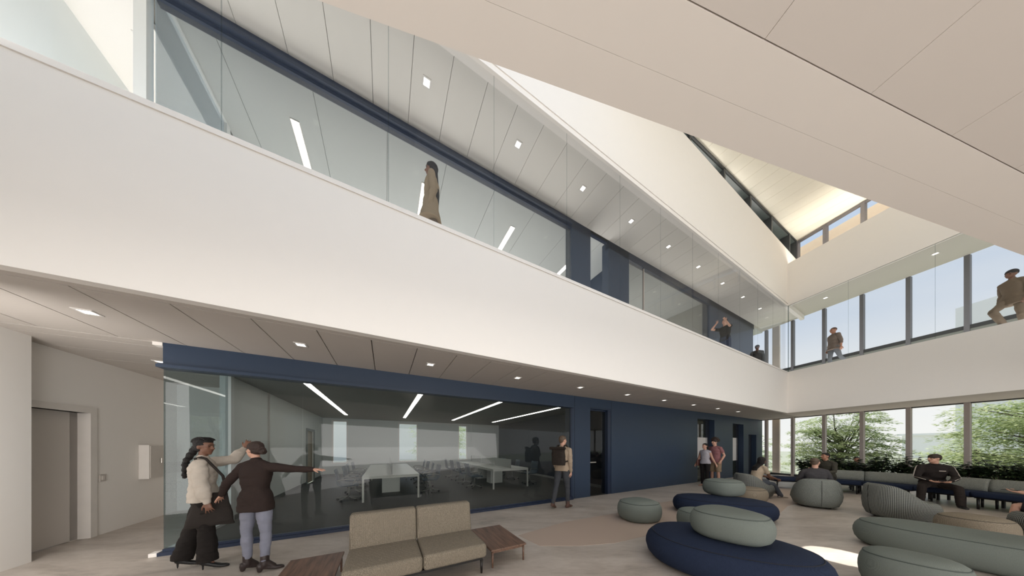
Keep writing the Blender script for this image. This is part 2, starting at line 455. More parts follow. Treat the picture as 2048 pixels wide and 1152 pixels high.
for s in (sP, sD2+0.01):
    box(bm, s-0.006, s+0.006, WC-0.003, WC+0.01, (0 if s == sP else zd-0.02), Z1, ML)
box(bm, sD0-0.01, sD2+0.01, WC-0.003, WC+0.01, zd+0.03, zd+0.042, ML)
struct('trim_5', bm, navy_dark)
bm = BM(); box(bm, sJ-0.06, sJ, WC-0.01, WC+0.12, 0, 2.66, ML); struct('trim_6', bm, navy_d)
# glazed door leaf in the recess
d1 = struct('door_2', (lambda b: (box(b, sD1, sD2-0.01, WC+0.01, WC+T-0.02, 0, zd, ML), box(b, sD0, sD1, WC+0.10, WC+0.14, zd-0.04, zd, ML), b)[-1])(BM()), navy_d)
bm = BM(); quad(bm, [(sD0,WC+.12,0.01),(sD1,WC+.12,0.01),(sD1,WC+.12,zd-.04),(sD0,WC+.12,zd-.04)], ML); struct('door_glass', bm, glass('door_glass', (0.45,0.47,0.48), 0.8, ior=1.4), d1, recalc=False)
bm = BM(); hx = sD0+0.05
box(bm, hx-0.03, hx+0.03, WC+0.085, WC+0.10, 0.95, 1.22, ML); box(bm, hx-0.01, hx+0.015, WC+0.05, WC+0.09, 1.03, 1.055, ML); box(bm, hx-0.01, hx+0.24, WC+0.035, WC+0.055, 1.025, 1.06, ML)
struct('door_handle', bm, chrome, d1)
# rooms behind the small openings
bm = BM()
box(bm, S_R+0.15, sE, 4.6, 4.75, 0, Z1, ML); box(bm, S_R+0.15, sE, WC+T, 4.6, Z1-0.1, Z1, ML); 
struct('wall_office_north', bm, pbr('office_grey', (120,112,104), 0.8))
bm = BM(); box(bm, S_R+0.15, sE, WC+0.02, 4.6, -0.15, 0.0, ML); struct('floor_office', bm, carpet_d)
bm = BM(); box(bm, oa1+0.9, oa1+1.0, WC+T, 4.6, 0, Z1-0.1, ML); box(bm, ob1+0.1, ob1+0.2, WC+T, 4.6, 0, Z1-0.1, ML); struct('wall_office_partition', bm, pbr('office_dark', (70,68,66), 0.8))
# frosted boards on glass in two openings
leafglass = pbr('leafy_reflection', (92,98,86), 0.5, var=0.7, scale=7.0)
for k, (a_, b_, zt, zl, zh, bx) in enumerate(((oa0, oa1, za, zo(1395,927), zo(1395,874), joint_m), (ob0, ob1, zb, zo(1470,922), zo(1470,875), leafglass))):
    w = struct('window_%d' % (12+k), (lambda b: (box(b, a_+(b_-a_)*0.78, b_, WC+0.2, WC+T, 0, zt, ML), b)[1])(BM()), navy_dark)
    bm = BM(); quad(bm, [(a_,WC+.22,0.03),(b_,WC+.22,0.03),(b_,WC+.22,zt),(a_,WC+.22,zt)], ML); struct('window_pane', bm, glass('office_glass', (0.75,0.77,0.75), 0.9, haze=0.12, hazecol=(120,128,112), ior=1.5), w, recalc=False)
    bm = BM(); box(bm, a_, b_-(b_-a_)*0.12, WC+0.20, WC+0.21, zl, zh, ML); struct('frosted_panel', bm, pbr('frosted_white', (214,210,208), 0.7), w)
d3 = struct('door_3', (lambda b: (box(b, oc0, oc1, WC+0.2, WC+0.25, 0, zc, ML), b)[1])(BM()), navy_dark)

# ---- far left: end wall of the long wing with a recessed door
WL = -20.24
cN = cx(63, -20.02)
bm = BM()
box(bm, -21.2, -20.02, -8, cN, 0, Z1, ML)
struct('wall_west', bm, white)
cd0, cd1 = 2.15, cx(160, WL)
cc1 = cx(180, WL); cc2 = cx(189, WL)
ztop = 2.10
bm = BM()
box(bm, WL-0.3, WL, cN-0.3, cd0, 0, Z1, ML); box(bm, WL-0.3, WL, cc1, 5.2, 0, Z1, ML); box(bm, WL-0.3, WL, cd0, cc1, ztop, Z1, ML)
struct('wall_corridor_west', bm, white)
bm = BM(); box(bm, WL-0.2, S_L, 5.15, 5.30, 0, Z1, ML); struct('wall_corridor_north', bm, white)
dl = struct('door_4', (lambda b: (box(b, WL-0.16, WL-0.11, cd0, cc1, 0.01, ztop, ML), b)[1])(BM()), door_m)
bm = BM()
box(bm, WL-0.12, WL+0.02, cc1-0.02, cc1+0.085, 0, ztop+0.10, ML); box(bm, WL-0.12, WL+0.02, cd0-0.1, cc1-0.02, ztop, ztop+0.10, ML); box(bm, WL-0.13, WL-0.11, cd1+0.02, cc1, 0, ztop, ML)
struct('door_frame', bm, pbr('door_casing', (222,216,209), 0.6), dl)
# light switch
lx = cx(204, WL)
t = thing('light_switch', 'small square light switch on the white wall beside the door', 'switch', (*LW(WL, lx), 0.99), ANG_L)
bm = BM(); box(bm, 0.0005, 0.012, -0.05, 0.05, -0.065, 0.065); obj('plate', bm, pbr('switch_plate', (196,188,180), 0.5), t, bevel=0.003)
bm = BM(); box(bm, 0.012, 0.017, -0.022, 0.022, -0.035, 0.035); obj('rocker', bm, pbr('switch_rocker', (214,206,198), 0.5), t)
# wall cabinet
k0 = cx(299, WL+0.14); k1 = cx(327.5, WL+0.14)
ym = P0[1]+A.y*(WL+.14)+Cc.y*k0
z_lo, z_hi = EYE-(958-892)*ym/FPX, EYE+(892-890)*ym/FPX
t = thing('wall_cabinet', 'white metal extinguisher cabinet fixed to the corridor wall near the glass', 'cabinet', (*LW(WL, k0), z_lo), ANG_L)
W_, H_ = k1-k0, z_hi-z_lo
bm = BM(); box(bm, 0.001, 0.135, 0, W_, 0, H_); obj('cabinet_box', bm, pbr('cabinet_white', (226,220,213), 0.5), t, bevel=0.004)
bm = BM(); box(bm, 0.135, 0.145, 0.02, W_-0.02, 0.02, H_-0.02); dd = obj('door', bm, pbr('cabinet_door', (205,198,190), 0.5), t, bevel=0.003)
bm = BM(); box(bm, 0.145, 0.165, W_-0.10, W_-0.08, H_*0.45, H_*0.60); obj('handle', bm, chrome, dd, bevel=0.003)

# ---- ceiling strip lamps of the conference room
strips = []
for i, s in enumerate((-17.42, -14.98, -12.53, -10.12)):
    lab = ['slim ceiling strip light by the white wall of the conference room', 'slim ceiling strip light above the desk row of clear dividers', 'slim ceiling strip light above the frosted divider desk row', 'slim ceiling strip light along the dark navy conference wall'][i]
    t = thing('strip_light', lab, 'light', (*LW(s, 3.3), Z1-0.03), ANG_L, 'strip lights of the ground floor room')
    bm = BM(); box(bm, -0.075, 0.075, -0.01, 6.31, -0.012, -0.001); obj('frame', bm, white, t)
    bm = BM(); box(bm, -0.06, 0.06, 0, 6.3, -0.018, -0.0125); obj('diffuser', bm, strip_em, t)
    strips.append(t)
# downlights
def downlight(M_loc, rot, z, lab, grp, size=0.14, src=[None]):
    if src[0] is None:
        t = thing('downlight', lab, 'downlight', (*M_loc, z), rot, grp)
        bm = BM()
        h = size/2
        for (a_,b_,c_,d_) in ((-h,h,-h,-h+.02),(-h,h,h-.02,h),(-h,-h+.02,-h+.02,h-.02),(h-.02,h,-h+.02,h-.02)): box(bm, a_, b_, c_, d_, -0.008, 0.0)
        obj('trim', bm, pbr('downlight_trim', (225,222,218), 0.4), t)
        bm = BM(); box(bm, -h+.02, h-.02, -h+.02, h-.02, -0.004, -0.001); obj('lens', bm, lamp_em, t)
        src[0] = t
    else:
        t = copy_tree(src[0]); t.location = (*M_loc, z); t.rotation_euler = (0, 0, rot); tag(t, lab, 'downlight', grp)
    return t
for k in range(10):
    downlight(LW(-18.72+1.8*k, 0.84), ANG_L, Z1, 'square recessed downlight in the lower ceiling beneath the balcony', 'downlights of the lower ceiling')
downlight(LW(-19.3, 2.9), ANG_L, Z1, 'square recessed downlight in the corridor ceiling beside the glass corner', 'corridor downlight')

# ================================================================== LONG WING, UPPER FLOOR
C2 = 1.55
panel_ceiling('ceiling_upper', ML, -19.0, 2.45, 0.12, C2, Z2, 0.604, sx(580,C2)-0.02, ceil2, gap=0.007)
bm = BM(); box(bm, SL, -19.0, 0.12, 11.8, Z2, Z2+0.1, ML); struct('ceiling_upper_corridor', bm, white)
# upper white band
face_wall('wall_band_north', ML, SL, 2.4, 0.0, 0.12, ZB, ZL, white)
bm = BM(); box(bm, SL, 0.0, -0.014, 0.0, ZB+0.10, ZB+0.115, ML); box(bm, SL, 0.0, 0.12, 0.16, ZB-0.0, Z2, ML); struct('trim_7', bm, white)
bm = BM(); box(bm, SL, 2.4, 0.12, 11.8, Z2+0.11, ZL-0.5, ML); struct('slab_upper', bm, pbr('slab_grey', (120,118,112), 0.9))
# glass balustrade to the soffit
js = [-1.58*k for k in range(16, -1, -1)]
glass_run('window', js[0], 0.0, 0.05, ZK, ZB, glass_rail, js, first=20)
edge = glass('glass_edge', (0.66,0.69,0.69), 0.2, haze=0.12, hazecol=(130,140,140), ior=1.1)
bm = BM()
for s in js[1:-1]: quad(bm, [(s-0.005,0.046,ZK),(s+0.005,0.046,ZK),(s+0.005,0.046,ZB),(s-0.005,0.046,ZB)], ML)
struct('trim_8', bm, edge)
# navy beam
bm = BM()
g0, g1 = -18.65, sx(1143, C2)
box(bm, g0, sx(1181,C2), C2, C2+0.12, Z2-0.25, Z2, ML); box(bm, g0, g1, C2-0.07, C2, Z2-0.20, Z2-0.14, ML)
box(bm, sx(1217,C2), sx(1508,C2), C2, C2+0.12, Z2-0.24, Z2, ML)
box(bm, sx(1181,C2), sx(1217,C2), C2+0.05, C2+0.12, Z2-0.06, Z2, ML)
struct('beam_upper', bm, navy_d)
u1, u2, u3, u4 = sx(1143,C2), sx(1181,C2), sx(1217,C2), sx(1258,C2)
u5, u6 = sx(1418,C2), sx(1506,C2)
bm = BM()
box(bm, u1, u2, C2, C2+0.25, ZF2, Z2-0.01, ML); box(bm, u3, u4, C2, C2+0.25, ZF2, Z2-0.01, ML); box(bm, u5, u6, C2, C2+0.25, ZF2, Z2-0.01, ML)
struct('wall_upper_north', bm, navy)
glass_run('window', g0, u1, C2+0.04, ZF2, Z2-0.25, glass_tint2, [sx(990,C2)], first=40)
glass_run('window', u4, u5, C2+0.04, ZF2, Z2-0.25, glass_tint2, [sx(1289,C2)], first=44)
bm = BM(); m_=sx(1289,C2); box(bm, m_-0.02, m_+0.02, C2+0.02, C2+0.06, ZF2, Z2-0.25, ML); struct('trim_9', bm, frame_m)
glass_run('window', C2+0.03, C2+gs, S_L, ZF2, Z2, glass('pale_blue_glass', (0.84,0.90,0.93), 0.3, haze=0.62, hazecol=(200,216,226), ior=1.15), (), first=50, along='y')
bm = BM(); box(bm, S_L-0.04, S_L+0.04, C2+0.06, C2+gs+0.1, Z2-0.05, Z2-0.001, ML); box(bm, S_L-0.04, S_L+0.04, C2+gs, C2+gs+0.12, ZF2, Z2, ML)
box(bm, S_L-0.16, S_L-0.05, C2-0.02, C2+0.1, ZF2, Z2, ML)
struct('trim_10', bm, white_cool)
# upper rooms
rc2 = pbr('upper_room_ceiling', (205,208,205), 0.85, var=0.01)
panel_ceiling('ceiling_upper_room', ML, S_L+0.02, sE, C2+0.13, CB, Z2-0.012, 1.2, -17.0, rc2, gap=0.008)
bm = BM(); box(bm, S_L-0.12, S_L, C2+gs+0.12, CB, ZF2, Z2-0.02, ML); struct('wall_upper_room_west', bm, rm_white)
bm = BM(); box(bm, S_L-0.12, u4, CB, CB+0.2, ZF2, Z2-0.02, ML); struct('wall_upper_room_north', bm, rm_white)
bm = BM(); box(bm, S_R, S_R+0.15, C2+0.3, CB, ZF2, Z2-0.02, ML); struct('wall_upper_room_east', bm, navy)
bm = BM(); box(bm, S_R+0.16, sE, 5.2, 5.35, ZF2, Z2-0.02, ML); box(bm, -3.2, -3.05, C2+0.3, 5.2, ZF2, Z2-0.02, ML); struct('wall_upper_office', bm, pbr('upper_office_wall', (190,190,182), 0.85, var=0.12, scale=8))
for i, s in enumerate((-17.42, -14.98, -12.53, -10.12)):
    t = copy_tree(strips[0]); t.location = (*LW(s, 2.53), Z2-0.014)
    tag(t, ['upper floor ceiling strip light at the pale blue glass end', 'upper floor ceiling strip light behind the long haired walker', 'upper floor ceiling strip light midway along the tinted glass', 'upper floor ceiling strip light ending at the navy column'][i], 'light', 'strip lights of the upper floor rooms')
for k in range(10):
    downlight(LW(-17.05+1.86*k, 0.80), ANG_L, Z2-0.002, 'square recessed downlight in the upper gallery ceiling', 'downlights of the upper gallery')
downlight(LW(-19.25, 2.45), ANG_L, Z2-0.002, 'square recessed downlight in the upper ceiling near the pale blue glass', 'upper corridor downlight')
# upper corridor beyond the glass end
bm = BM(); box(bm, -20.4, -19.95, cN-0.1, 11.6, ZF2, Z2, ML); box(bm, -21.4, -19.8, -8, cN-0.1, ZF2, Z2, ML); struct('wall_upper_west', bm, white_cool)
bm = BM(); box(bm, -20.4, S_L-0.12, 8.8, 9.0, ZF2, Z2, ML); struct('wall_upper_corridor_end', bm, white_cool)

# ================================================================== WINDOW WING  (coords d, -t)
TR = 9.0
face_wall('wall_balcony_east', MR, 0.0, 0.10, -TR, 0.0, Z1, ZK, white)
face_wall('wall_band_east', MR, 0.0, 0.12, -TR, 0.0, ZB, ZR, white)
bm = BM(); box(bm, 0.10, 2.46, -TR, 2.6, Z1+0.003, Z1+0.095, MR); struct('ceiling_window_side', bm, pbr('window_side_ceiling', (236,226,218), 0.8, var=0.01))
bm = BM(); box(bm, 0.10, 2.42, -TR, 2.6, Z1+0.1, ZF2, MR); struct('floor_upper_east', bm, carpet_d)
ceil3 = pbr('gallery_ceiling', (198,194,184), 0.85, var=0.01)
bm = BM(); box(bm, 0.12, 2.46, -TR, 2.6, Z2+0.002, Z2+0.1, MR); box(bm, -1.5, 0.12, 0.3, 2.6, Z2+0.004, Z2+0.1, MR); struct('ceiling_upper_east', bm, ceil3)
bm = BM(); box(bm, 0.12, 1.3, -TR, 0.0, Z2+0.1, ZR-0.3, MR); struct('slab_east', bm, white)
glass_run('window', -TR, 0.0, 0.05, ZK, ZB, glass_rail, [-1.68*k for k in range(5,0,-1)], M=MR, first=60, along='y')
bm = BM()
for k in range(1, 5): quad(bm, [(0.046,-1.68*k-.005,ZK),(0.046,-1.68*k+.005,ZK),(0.046,-1.68*k+.005,ZB),(0.046,-1.68*k-.005,ZB)], MR)
box(bm, 0.035, 0.06, -0.012, 0.012, ZK, ZB, MR)
struct('trim_11', bm, edge)
for k in range(4):
    downlight(RW(1.27, 0.55+2.45*k), ANG_R, Z2-0.002, 'small square downlight in the gallery ceiling beside the tall windows', 'downlights of the window gallery')
# curtain wall
DW = 2.5
mt = [-2.2+1.08*k for k in range(0, 11)]
bm = BM()
box(bm, DW-0.03, DW+0.05, -TR, 2.45, 0, 0.10, MR); box(bm, DW-0.02, DW+0.05, -TR, 2.45, Z1-0.03, Z1+0.02, MR)
wlo = struct('window_70', bm, frame_d)
for t_ in mt:
    bm = BM(); box(bm, DW-0.07, DW+0.06, -t_-0.05, -t_+0.05, 0, Z1, MR); struct('mullion', bm, frame_m, wlo)
for t0, t1 in zip(mt, mt[1:]):
    bm = BM(); quad(bm, [(DW,-t0-.05,.1),(DW,-t1+.05,.1),(DW,-t1+.05,Z1-.03),(DW,-t0-.05,Z1-.03)], MR); struct('window_pane', bm, glass_clear, wlo, recalc=False)
ZS = 5.50
bm = BM(); box(bm, DW-0.04, DW+0.08, -TR, 2.45, ZF2, ZS, MR); struct('wall_window_sill', bm, pbr('sill_grey', (130,134,126), 0.7))
bm = BM(); box(bm, DW-0.06, DW+0.08, -TR, 2.45, ZS, ZS+0.13, MR)
wup = struct('window_71', bm, frame_d)
for t_ in mt:
    bm = BM(); box(bm, DW-0.07, DW+0.06, -t_-0.05, -t_+0.05, ZF2+0.1, Z2, MR); struct('mullion', bm, frame_u, wup)
for t0, t1 in zip(mt, mt[1:]):
    bm = BM(); quad(bm, [(DW,-t0-.05,ZS+.13),(DW,-t1+.05,ZS+.13),(DW,-t1+.05,Z2),(DW,-t0-.05,Z2)], MR); struct('window_pane', bm, glass_clear, wup, recalc=False)
# spandrel between the floors outside and a cream fin wall past the corner
bm = BM(); box(bm, DW+0.07, DW+0.25, -TR, 2.45, Z1-0.02, ZF2+0.6, MR); struct('wall_outside_spandrel', bm, pbr('cream_cladding', (250,234,218), 0.7))
bm = BM(); box(bm, DW+0.26, DW+0.34, 1.80, 2.10, 0, 10.5, MR); struct('wall_outside_fin', bm, MATS['cream_cladding'])

# ================================================================== CLERESTORY AND ROOF
def roof_z(s): return EYE+9.68+0.0745*(s-1.29)
bm = BM()
# boards run across the slope (along C), 0.6 m wide
s = -12.0
while s < 10.0:
    a_, b_ = s+0.004, s+0.6-0.004
    clo = lambda x: max(-9.5, (0.966*x-1.40)/0.2586)
    if clo(b_) > 2.2: break
    pts = [(a_, clo(a_)), (b_, clo(b_)), (b_, 2.4), (a_, 2.4)]
    lo = [bm.verts.new(ML @ Vector((x, y, roof_z(x)))) for x, y in pts]
    hi = [bm.verts.new(ML @ Vector((x, y, roof_z(x)+0.12))) for x, y in pts]
    bm.faces.new(lo[::-1]); bm.faces.new(hi)
    for i in range(4): bm.faces.new((lo[i], lo[(i+1)%4], hi[(i+1)%4], hi[i]))
    s += 0.6
struct('roof', bm, roof_m)
# clerestory over the long wing: deep dark frames, dim panels between
bm = BM()
cl = [-8.11-2.08, -8.11, -6.0, -3.93, -1.86, 0.30, 1.24]
def slope_box(bm, s0, s1, c0, c1, z0f, z1f):
    lo = [bm.verts.new(ML @ Vector((x, y, z0f(x)))) for x, y in ((s0,c0),(s1,c0),(s1,c1),(s0,c1))]
    hi = [bm.verts.new(ML @ Vector((x, y, z1f(x)))) for x, y in ((s0,c0),(s1,c0),(s1,c1),(s0,c1))]
    bm.faces.new(lo[::-1]); bm.faces.new(hi)
    for i in range(4): bm.faces.new((lo[i], lo[(i+1)%4], hi[(i+1)%4], hi[i]))
for s in cl: slope_box(bm, s-0.05, s+0.05, 0.0, 0.42, lambda x: ZL, lambda x: roof_z(x))
slope_box(bm, -12, 1.29, 0.0, 0.05, lambda x: roof_z(x)-0.05, lambda x: roof_z(x)-0.002)
slope_box(bm, -12, 1.29, 0.36, 0.42, lambda x: roof_z(x)-0.35, lambda x: roof_z(x)-0.002)
w = struct('window_80', bm, frame_d)
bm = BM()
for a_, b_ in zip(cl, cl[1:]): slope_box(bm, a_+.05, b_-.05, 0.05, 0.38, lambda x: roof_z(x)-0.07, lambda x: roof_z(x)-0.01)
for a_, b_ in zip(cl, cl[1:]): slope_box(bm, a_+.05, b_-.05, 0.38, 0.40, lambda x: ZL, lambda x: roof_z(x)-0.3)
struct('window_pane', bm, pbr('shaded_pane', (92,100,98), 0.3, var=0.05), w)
# clerestory over the window wing
DC = 1.245
bm = BM()
for t_ in (-0.33, 0.55, 1.55, 2.55, 3.55, 4.55, 5.55): box(bm, DC-0.05, DC+0.12, -t_-0.05, -t_+0.05, ZR-0.3, EYE+9.60, MR)
box(bm, DC-0.03, DC+0.06, -TR, 0.33, EYE+9.52, EYE+9.62, MR); 
w = struct('window_81', bm, pbr('clerestory_frame', (112,108,110), 0.5))
bm = BM(); quad(bm, [(DC,-TR,ZR-0.3),(DC,.33,ZR-.3),(DC,.33,EYE+9.52),(DC,-TR,EYE+9.52)], MR); struct('window_pane', bm, glass_clear, w, recalc=False)
# sunlit cream parapet building beyond the clerestory
bm = BM(); box(bm, DC+1.6, DC+1.9, -12, 4, 9.0, 11.75, MR); struct('wall_outside_parapet', bm, pbr('apricot_cladding', (255,226,192), 0.7))

# ================================================================== SOFFIT OVER THE CAMERA
def along_d(py_at_x, slope): pass
def yb(v0): # distance in front of the camera (at X=0) of a line at ceiling height seen v0 px above the horizon
    return (Z1-EYE)*FPX/v0
e1, e2, e3 = yb(892+181), yb(892-23), yb(892-141)
def soff(y_a, y_b, z0, z1, bm, x0=-14, x1=16, g0=0.0, g1=0.0):
    k = D.y/D.x
    prism(bm, [(x0, y_a+k*x0+g0), (x1, y_a+k*x1+g0), (x1, y_b+k*x1-g1), (x0, y_b+k*x0-g1)], z0, z1)
bm = BM(); soff(e1, e2, Z1, Z1+0.12, bm, g0=0.0015, g1=0.0004); soff(e2, e3, Z1, Z1+0.12, bm, g0=0.0004); struct('ceiling_near_edge', bm, soffit_m)
# panels behind the joint, running back over the camera
pan = [(3.875,3.66),(6.36,4.228)]
bm = BM()
k = D.y/D.x
# first joint foot in metres along the edge at ceiling height
q1 = Vector(((1530-1024)/FPX*yb(892-78)/1.0, yb(892-78)))
s0 = (q1 - Vector((0, e1))).dot(D)
for i in range(-30, 30):
    a_ = s0+0.6*i; b_ = a_+0.6
    o_ = Vector((0, e1))
    c1 = o_ + D*(a_+.0012) - B*0.0022; c2 = o_ + D*(b_-.0012) - B*0.0022
    c3 = c2 - B*5.5; c4 = c1 - B*5.5
    prism(bm, [tuple(c1), tuple(c4), tuple(c3), tuple(c2)], Z1, Z1+0.1)
struct('ceiling_near', bm, pbr('near_soffit_panel', (218,210,202), 0.8, var=0.012))
bm = BM(); soff(e1-5.6, e3-0.003, Z1+0.125, Z1+0.3, bm); struct('slab_near', bm, joint_m)
bm = BM(); soff(e1-5.6, e3-0.003, Z1+0.3, ZF2, bm); struct('floor_upper_near', bm, white)
bm = BM(); soff(e3-0.1, e3, Z1+0.12, ZK, bm); struct('wall_balcony_south', bm, white)
# ================================================================== OUTSIDE
grass_m = pbr('lawn', (168,172,152), 0.9, var=0.2, scale=1.2)
bm = BM(); quad(bm, [(-60,9,-0.25),(90,9,-0.25),(90,90,-0.25),(-60,90,-0.25)])
quad(bm, [(16.5,-20,-0.25),(90,-20,-0.25),(90,9,-0.25),(16.5,9,-0.25)])
struct('lawn', bm, grass_m)
bm = BM(); box(bm, 2.60, 5.2, -9.5, 4.5, -0.24, -0.16, MR); struct('path', bm, pbr('bounce_paving', (226,222,216), 0.8, var=0.05, scale=3))  # pale strip added to bounce sun up to the window-side ceilings
pale = pbr('pale_cladding', (240,240,240), 0.8, var=0.02)
t = tag(obj('building', (lambda b: (box(b, 0, 16, 0, 8, 0, 15.3), box(b, 3, 12, 2, 6, 15.3, 16.4), b)[-1])(BM()), pale, loc=(43.6, 15.5, -0.25)), 'tall pale block outside seen through the upper windows behind the walker in a cap', 'building')
t = tag(obj('building', (lambda b: (box(b, 0, 14, 0, 8, 0, 3.4), box(b, -0.3, 14.3, -0.3, 8.3, 3.4, 3.7), b)[-1])(BM()), pale, loc=(62.0, 30, -0.25)), 'low pale building beyond the trees outside the lounge windows', 'building')
t = tag(obj('building', (lambda b: (box(b, 0, 22, 0, 8, 0, 5.2), box(b, -0.3, 22.3, -0.3, 8.3, 5.2, 5.5), b)[-1])(BM()), pale, loc=(*LW(-26, 31), -0.25), rotz=ANG_L), 'pale ribbed building outside the conference room windows', 'building')

bark = pbr('bark', (70,62,52), 0.9, var=0.2, bump=0.4)
def leafy(name, cA, cB, tr=0.35):
    m = bpy.data.materials.new(name); m.use_nodes = True
    nt = m.node_tree; N = nt.nodes; L = nt.links
    N.remove(N['Principled BSDF']); out = N['Material Output']
    tc = N.new('ShaderNodeTexCoord'); nz = N.new('ShaderNodeTexNoise'); nz.inputs['Scale'].default_value = 2.2; nz.inputs['Detail'].default_value = 6
    L.new(tc.outputs['Object'], nz.inputs['Vector'])
    cr = N.new('ShaderNodeValToRGB'); cr.color_ramp.elements[0].position = 0.35; cr.color_ramp.elements[1].position = 0.65
    cr.color_ramp.elements[0].color = rgb(*cA); cr.color_ramp.elements[1].color = rgb(*cB)
    L.new(nz.outputs['Fac'], cr.inputs['Fac'])
    d = N.new('ShaderNodeBsdfDiffuse'); t = N.new('ShaderNodeBsdfTranslucent'); mx = N.new('ShaderNodeMixShader'); mx.inputs['Fac'].default_value = tr
    L.new(cr.outputs['Color'], d.inputs['Color']); L.new(cr.outputs['Color'], t.inputs['Color'])
    L.new(d.outputs[0], mx.inputs[1]); L.new(t.outputs[0], mx.inputs[2]); L.new(mx.outputs[0], out.inputs['Surface'])
    MATS[name] = m
    return m
leaf_a = leafy('leaf_light', (150,170,116), (222,230,190), 0.4); _a = None
leaf_b = leafy('leaf_pale', (176,192,144), (230,236,204), 0.4)
leaf_d = pbr('leaf_dark', (44,60,36), 0.45, var=0.4, scale=9)
def make_tree(name, label, cat, x, y, h, r, seed, base=0.4, nclump=46, leaves=95, lsize=0.16, mat=None, group=None):
    rnd = random.Random(seed)
    t = thing(name, label, cat, (x, y, -0.25), rnd.uniform(0, 6.28), group)
    bt = BM(); bl = BM()
    top = h*0.55
    path(bt, [(0,0,0),(0.05*r,0.02,top*.4),(-0.04*r,0.05,top*.75),(0,0,top)], [0.045*h,0.034*h,0.026*h,0.02*h], 8)
    for i in range(nclump):
        th = rnd.uniform(0, 2*PI); rr = r*math.sqrt(rnd.uniform(0.03, 1)); zz = base*h + (1-base)*h*rnd.random()*math.sqrt(max(0.05, 1-(rr/r)**2*0.75))
        cx_, cy_ = rr*math.cos(th), rr*math.sin(th)
        zs = top*rnd.uniform(0.35, 1.0)
        mid = Vector((cx_*0.5+rnd.uniform(-.1,.1)*r, cy_*0.5+rnd.uniform(-.1,.1)*r, zs*0.45+zz*0.5))
        if i % 3 == 0:
            path(bt, [(0,0,zs*0.9), mid, (cx_, cy_, zz-0.03)], [0.010*h, 0.006*h, 0.002*h], 6)
        cw = r*rnd.uniform(0.22, 0.38)
        for j in range(leaves):
            a = rnd.uniform(0, 2*PI); q = cw*math.sqrt(rnd.random())
            p = Vector((cx_+q*math.cos(a), cy_+q*math.sin(a), zz + rnd.gauss(0, 0.05)*cw*1.6 - 0.35*q*q/cw))
            L_ = lsize*rnd.uniform(0.6, 1.3); ang = a + rnd.uniform(-1, 1)
            d = Vector((math.cos(ang), math.sin(ang), rnd.uniform(-0.5, 0.25))).normalized(); s_ = d.cross(Vector((rnd.uniform(-.4,.4), rnd.uniform(-.4,.4), 1))).normalized()
            vs = [bl.verts.new(p), bl.verts.new(p + d*L_*.5 + s_*L_*.2), bl.verts.new(p + d*L_), bl.verts.new(p + d*L_*.5 - s_*L_*.2)]
            bl.faces.new(vs)
    obj('trunk', bt, bark, t)
    obj('foliage', bl, mat or leaf_a, t, recalc=False)
    return t
make_tree('tree', 'light green feathery tree outside the lounge windows above the seated pair', 'tree', 18.3, 13.3, 4.2, 1.8, 3, 0.14, 130, 230, 0.13)
make_tree('tree', 'large spreading tree outside the window behind the tracksuit sitter, dark branches showing', 'tree', 20.8, 7.9, 5.3, 2.9, 5, 0.10, 210, 240, 0.15)
make_tree('tree', 'small pale bush-like tree outside by the cream fin wall', 'tree', 17.4, 17.4, 3.0, 1.5, 8, 0.05, 60, 120, 0.13, leaf_b)
make_tree('tree', 'low pale green tree outside between the two big trees', 'tree', 25.6, 13.2, 2.9, 1.6, 11, 0.05, 60, 110, 0.14, leaf_b)
make_tree('tree', 'green tree outside the middle conference room window', 'tree', -7.6, 25.5, 5.6, 2.6, 14, 0.10, 110, 110, 0.2)
# ================================================================== SKY AND LIGHT
w = bpy.data.worlds.new('world'); scene.world = w; w.use_nodes = True
nt = w.node_tree; N = nt.nodes; L = nt.links
bg = N['Background']
tc = N.new('ShaderNodeTexCoord'); sp = N.new('ShaderNodeSeparateXYZ'); L.new(tc.outputs['Generated'], sp.inputs[0])
cr = N.new('ShaderNodeValToRGB'); e = cr.color_ramp.elements
e[0].position = 0.0; e[0].color = rgb(252,253,250)
e[1].position = 1.0; e[1].color = rgb(176,200,232)
x = e.new(0.16); x.color = rgb(244,247,248)
x = e.new(0.32); x.color = rgb(208,221,238)
x = e.new(0.5); x.color = rgb(190,210,236)
L.new(sp.outputs['Z'], cr.inputs['Fac'])
# faint high cloud
nz = N.new('ShaderNodeTexNoise'); nz.inputs['Scale'].default_value = 3.0; nz.inputs['Detail'].default_value = 6
mp = N.new('ShaderNodeMapping'); mp.inputs['Scale'].default_value = (1, 1, 6); L.new(tc.outputs['Generated'], mp.inputs['Vector']); L.new(mp.outputs['Vector'], nz.inputs['Vector'])
mr = N.new('ShaderNodeMapRange'); mr.inputs['From Min'].default_value = 0.45; mr.inputs['From Max'].default_value = 0.75; mr.inputs['To Max'].default_value = 0.35
L.new(nz.outputs['Fac'], mr.inputs['Value'])
mx = N.new('ShaderNodeMix'); mx.data_type = 'RGBA'; mx.inputs['B'].default_value = rgb(238,242,246)
L.new(mr.outputs['Result'], mx.inputs['Factor']); L.new(cr.outputs['Color'], mx.inputs['A']); L.new(mx.outputs['Result'], bg.inputs['Color'])
bg.inputs['Strength'].default_value = 1.0

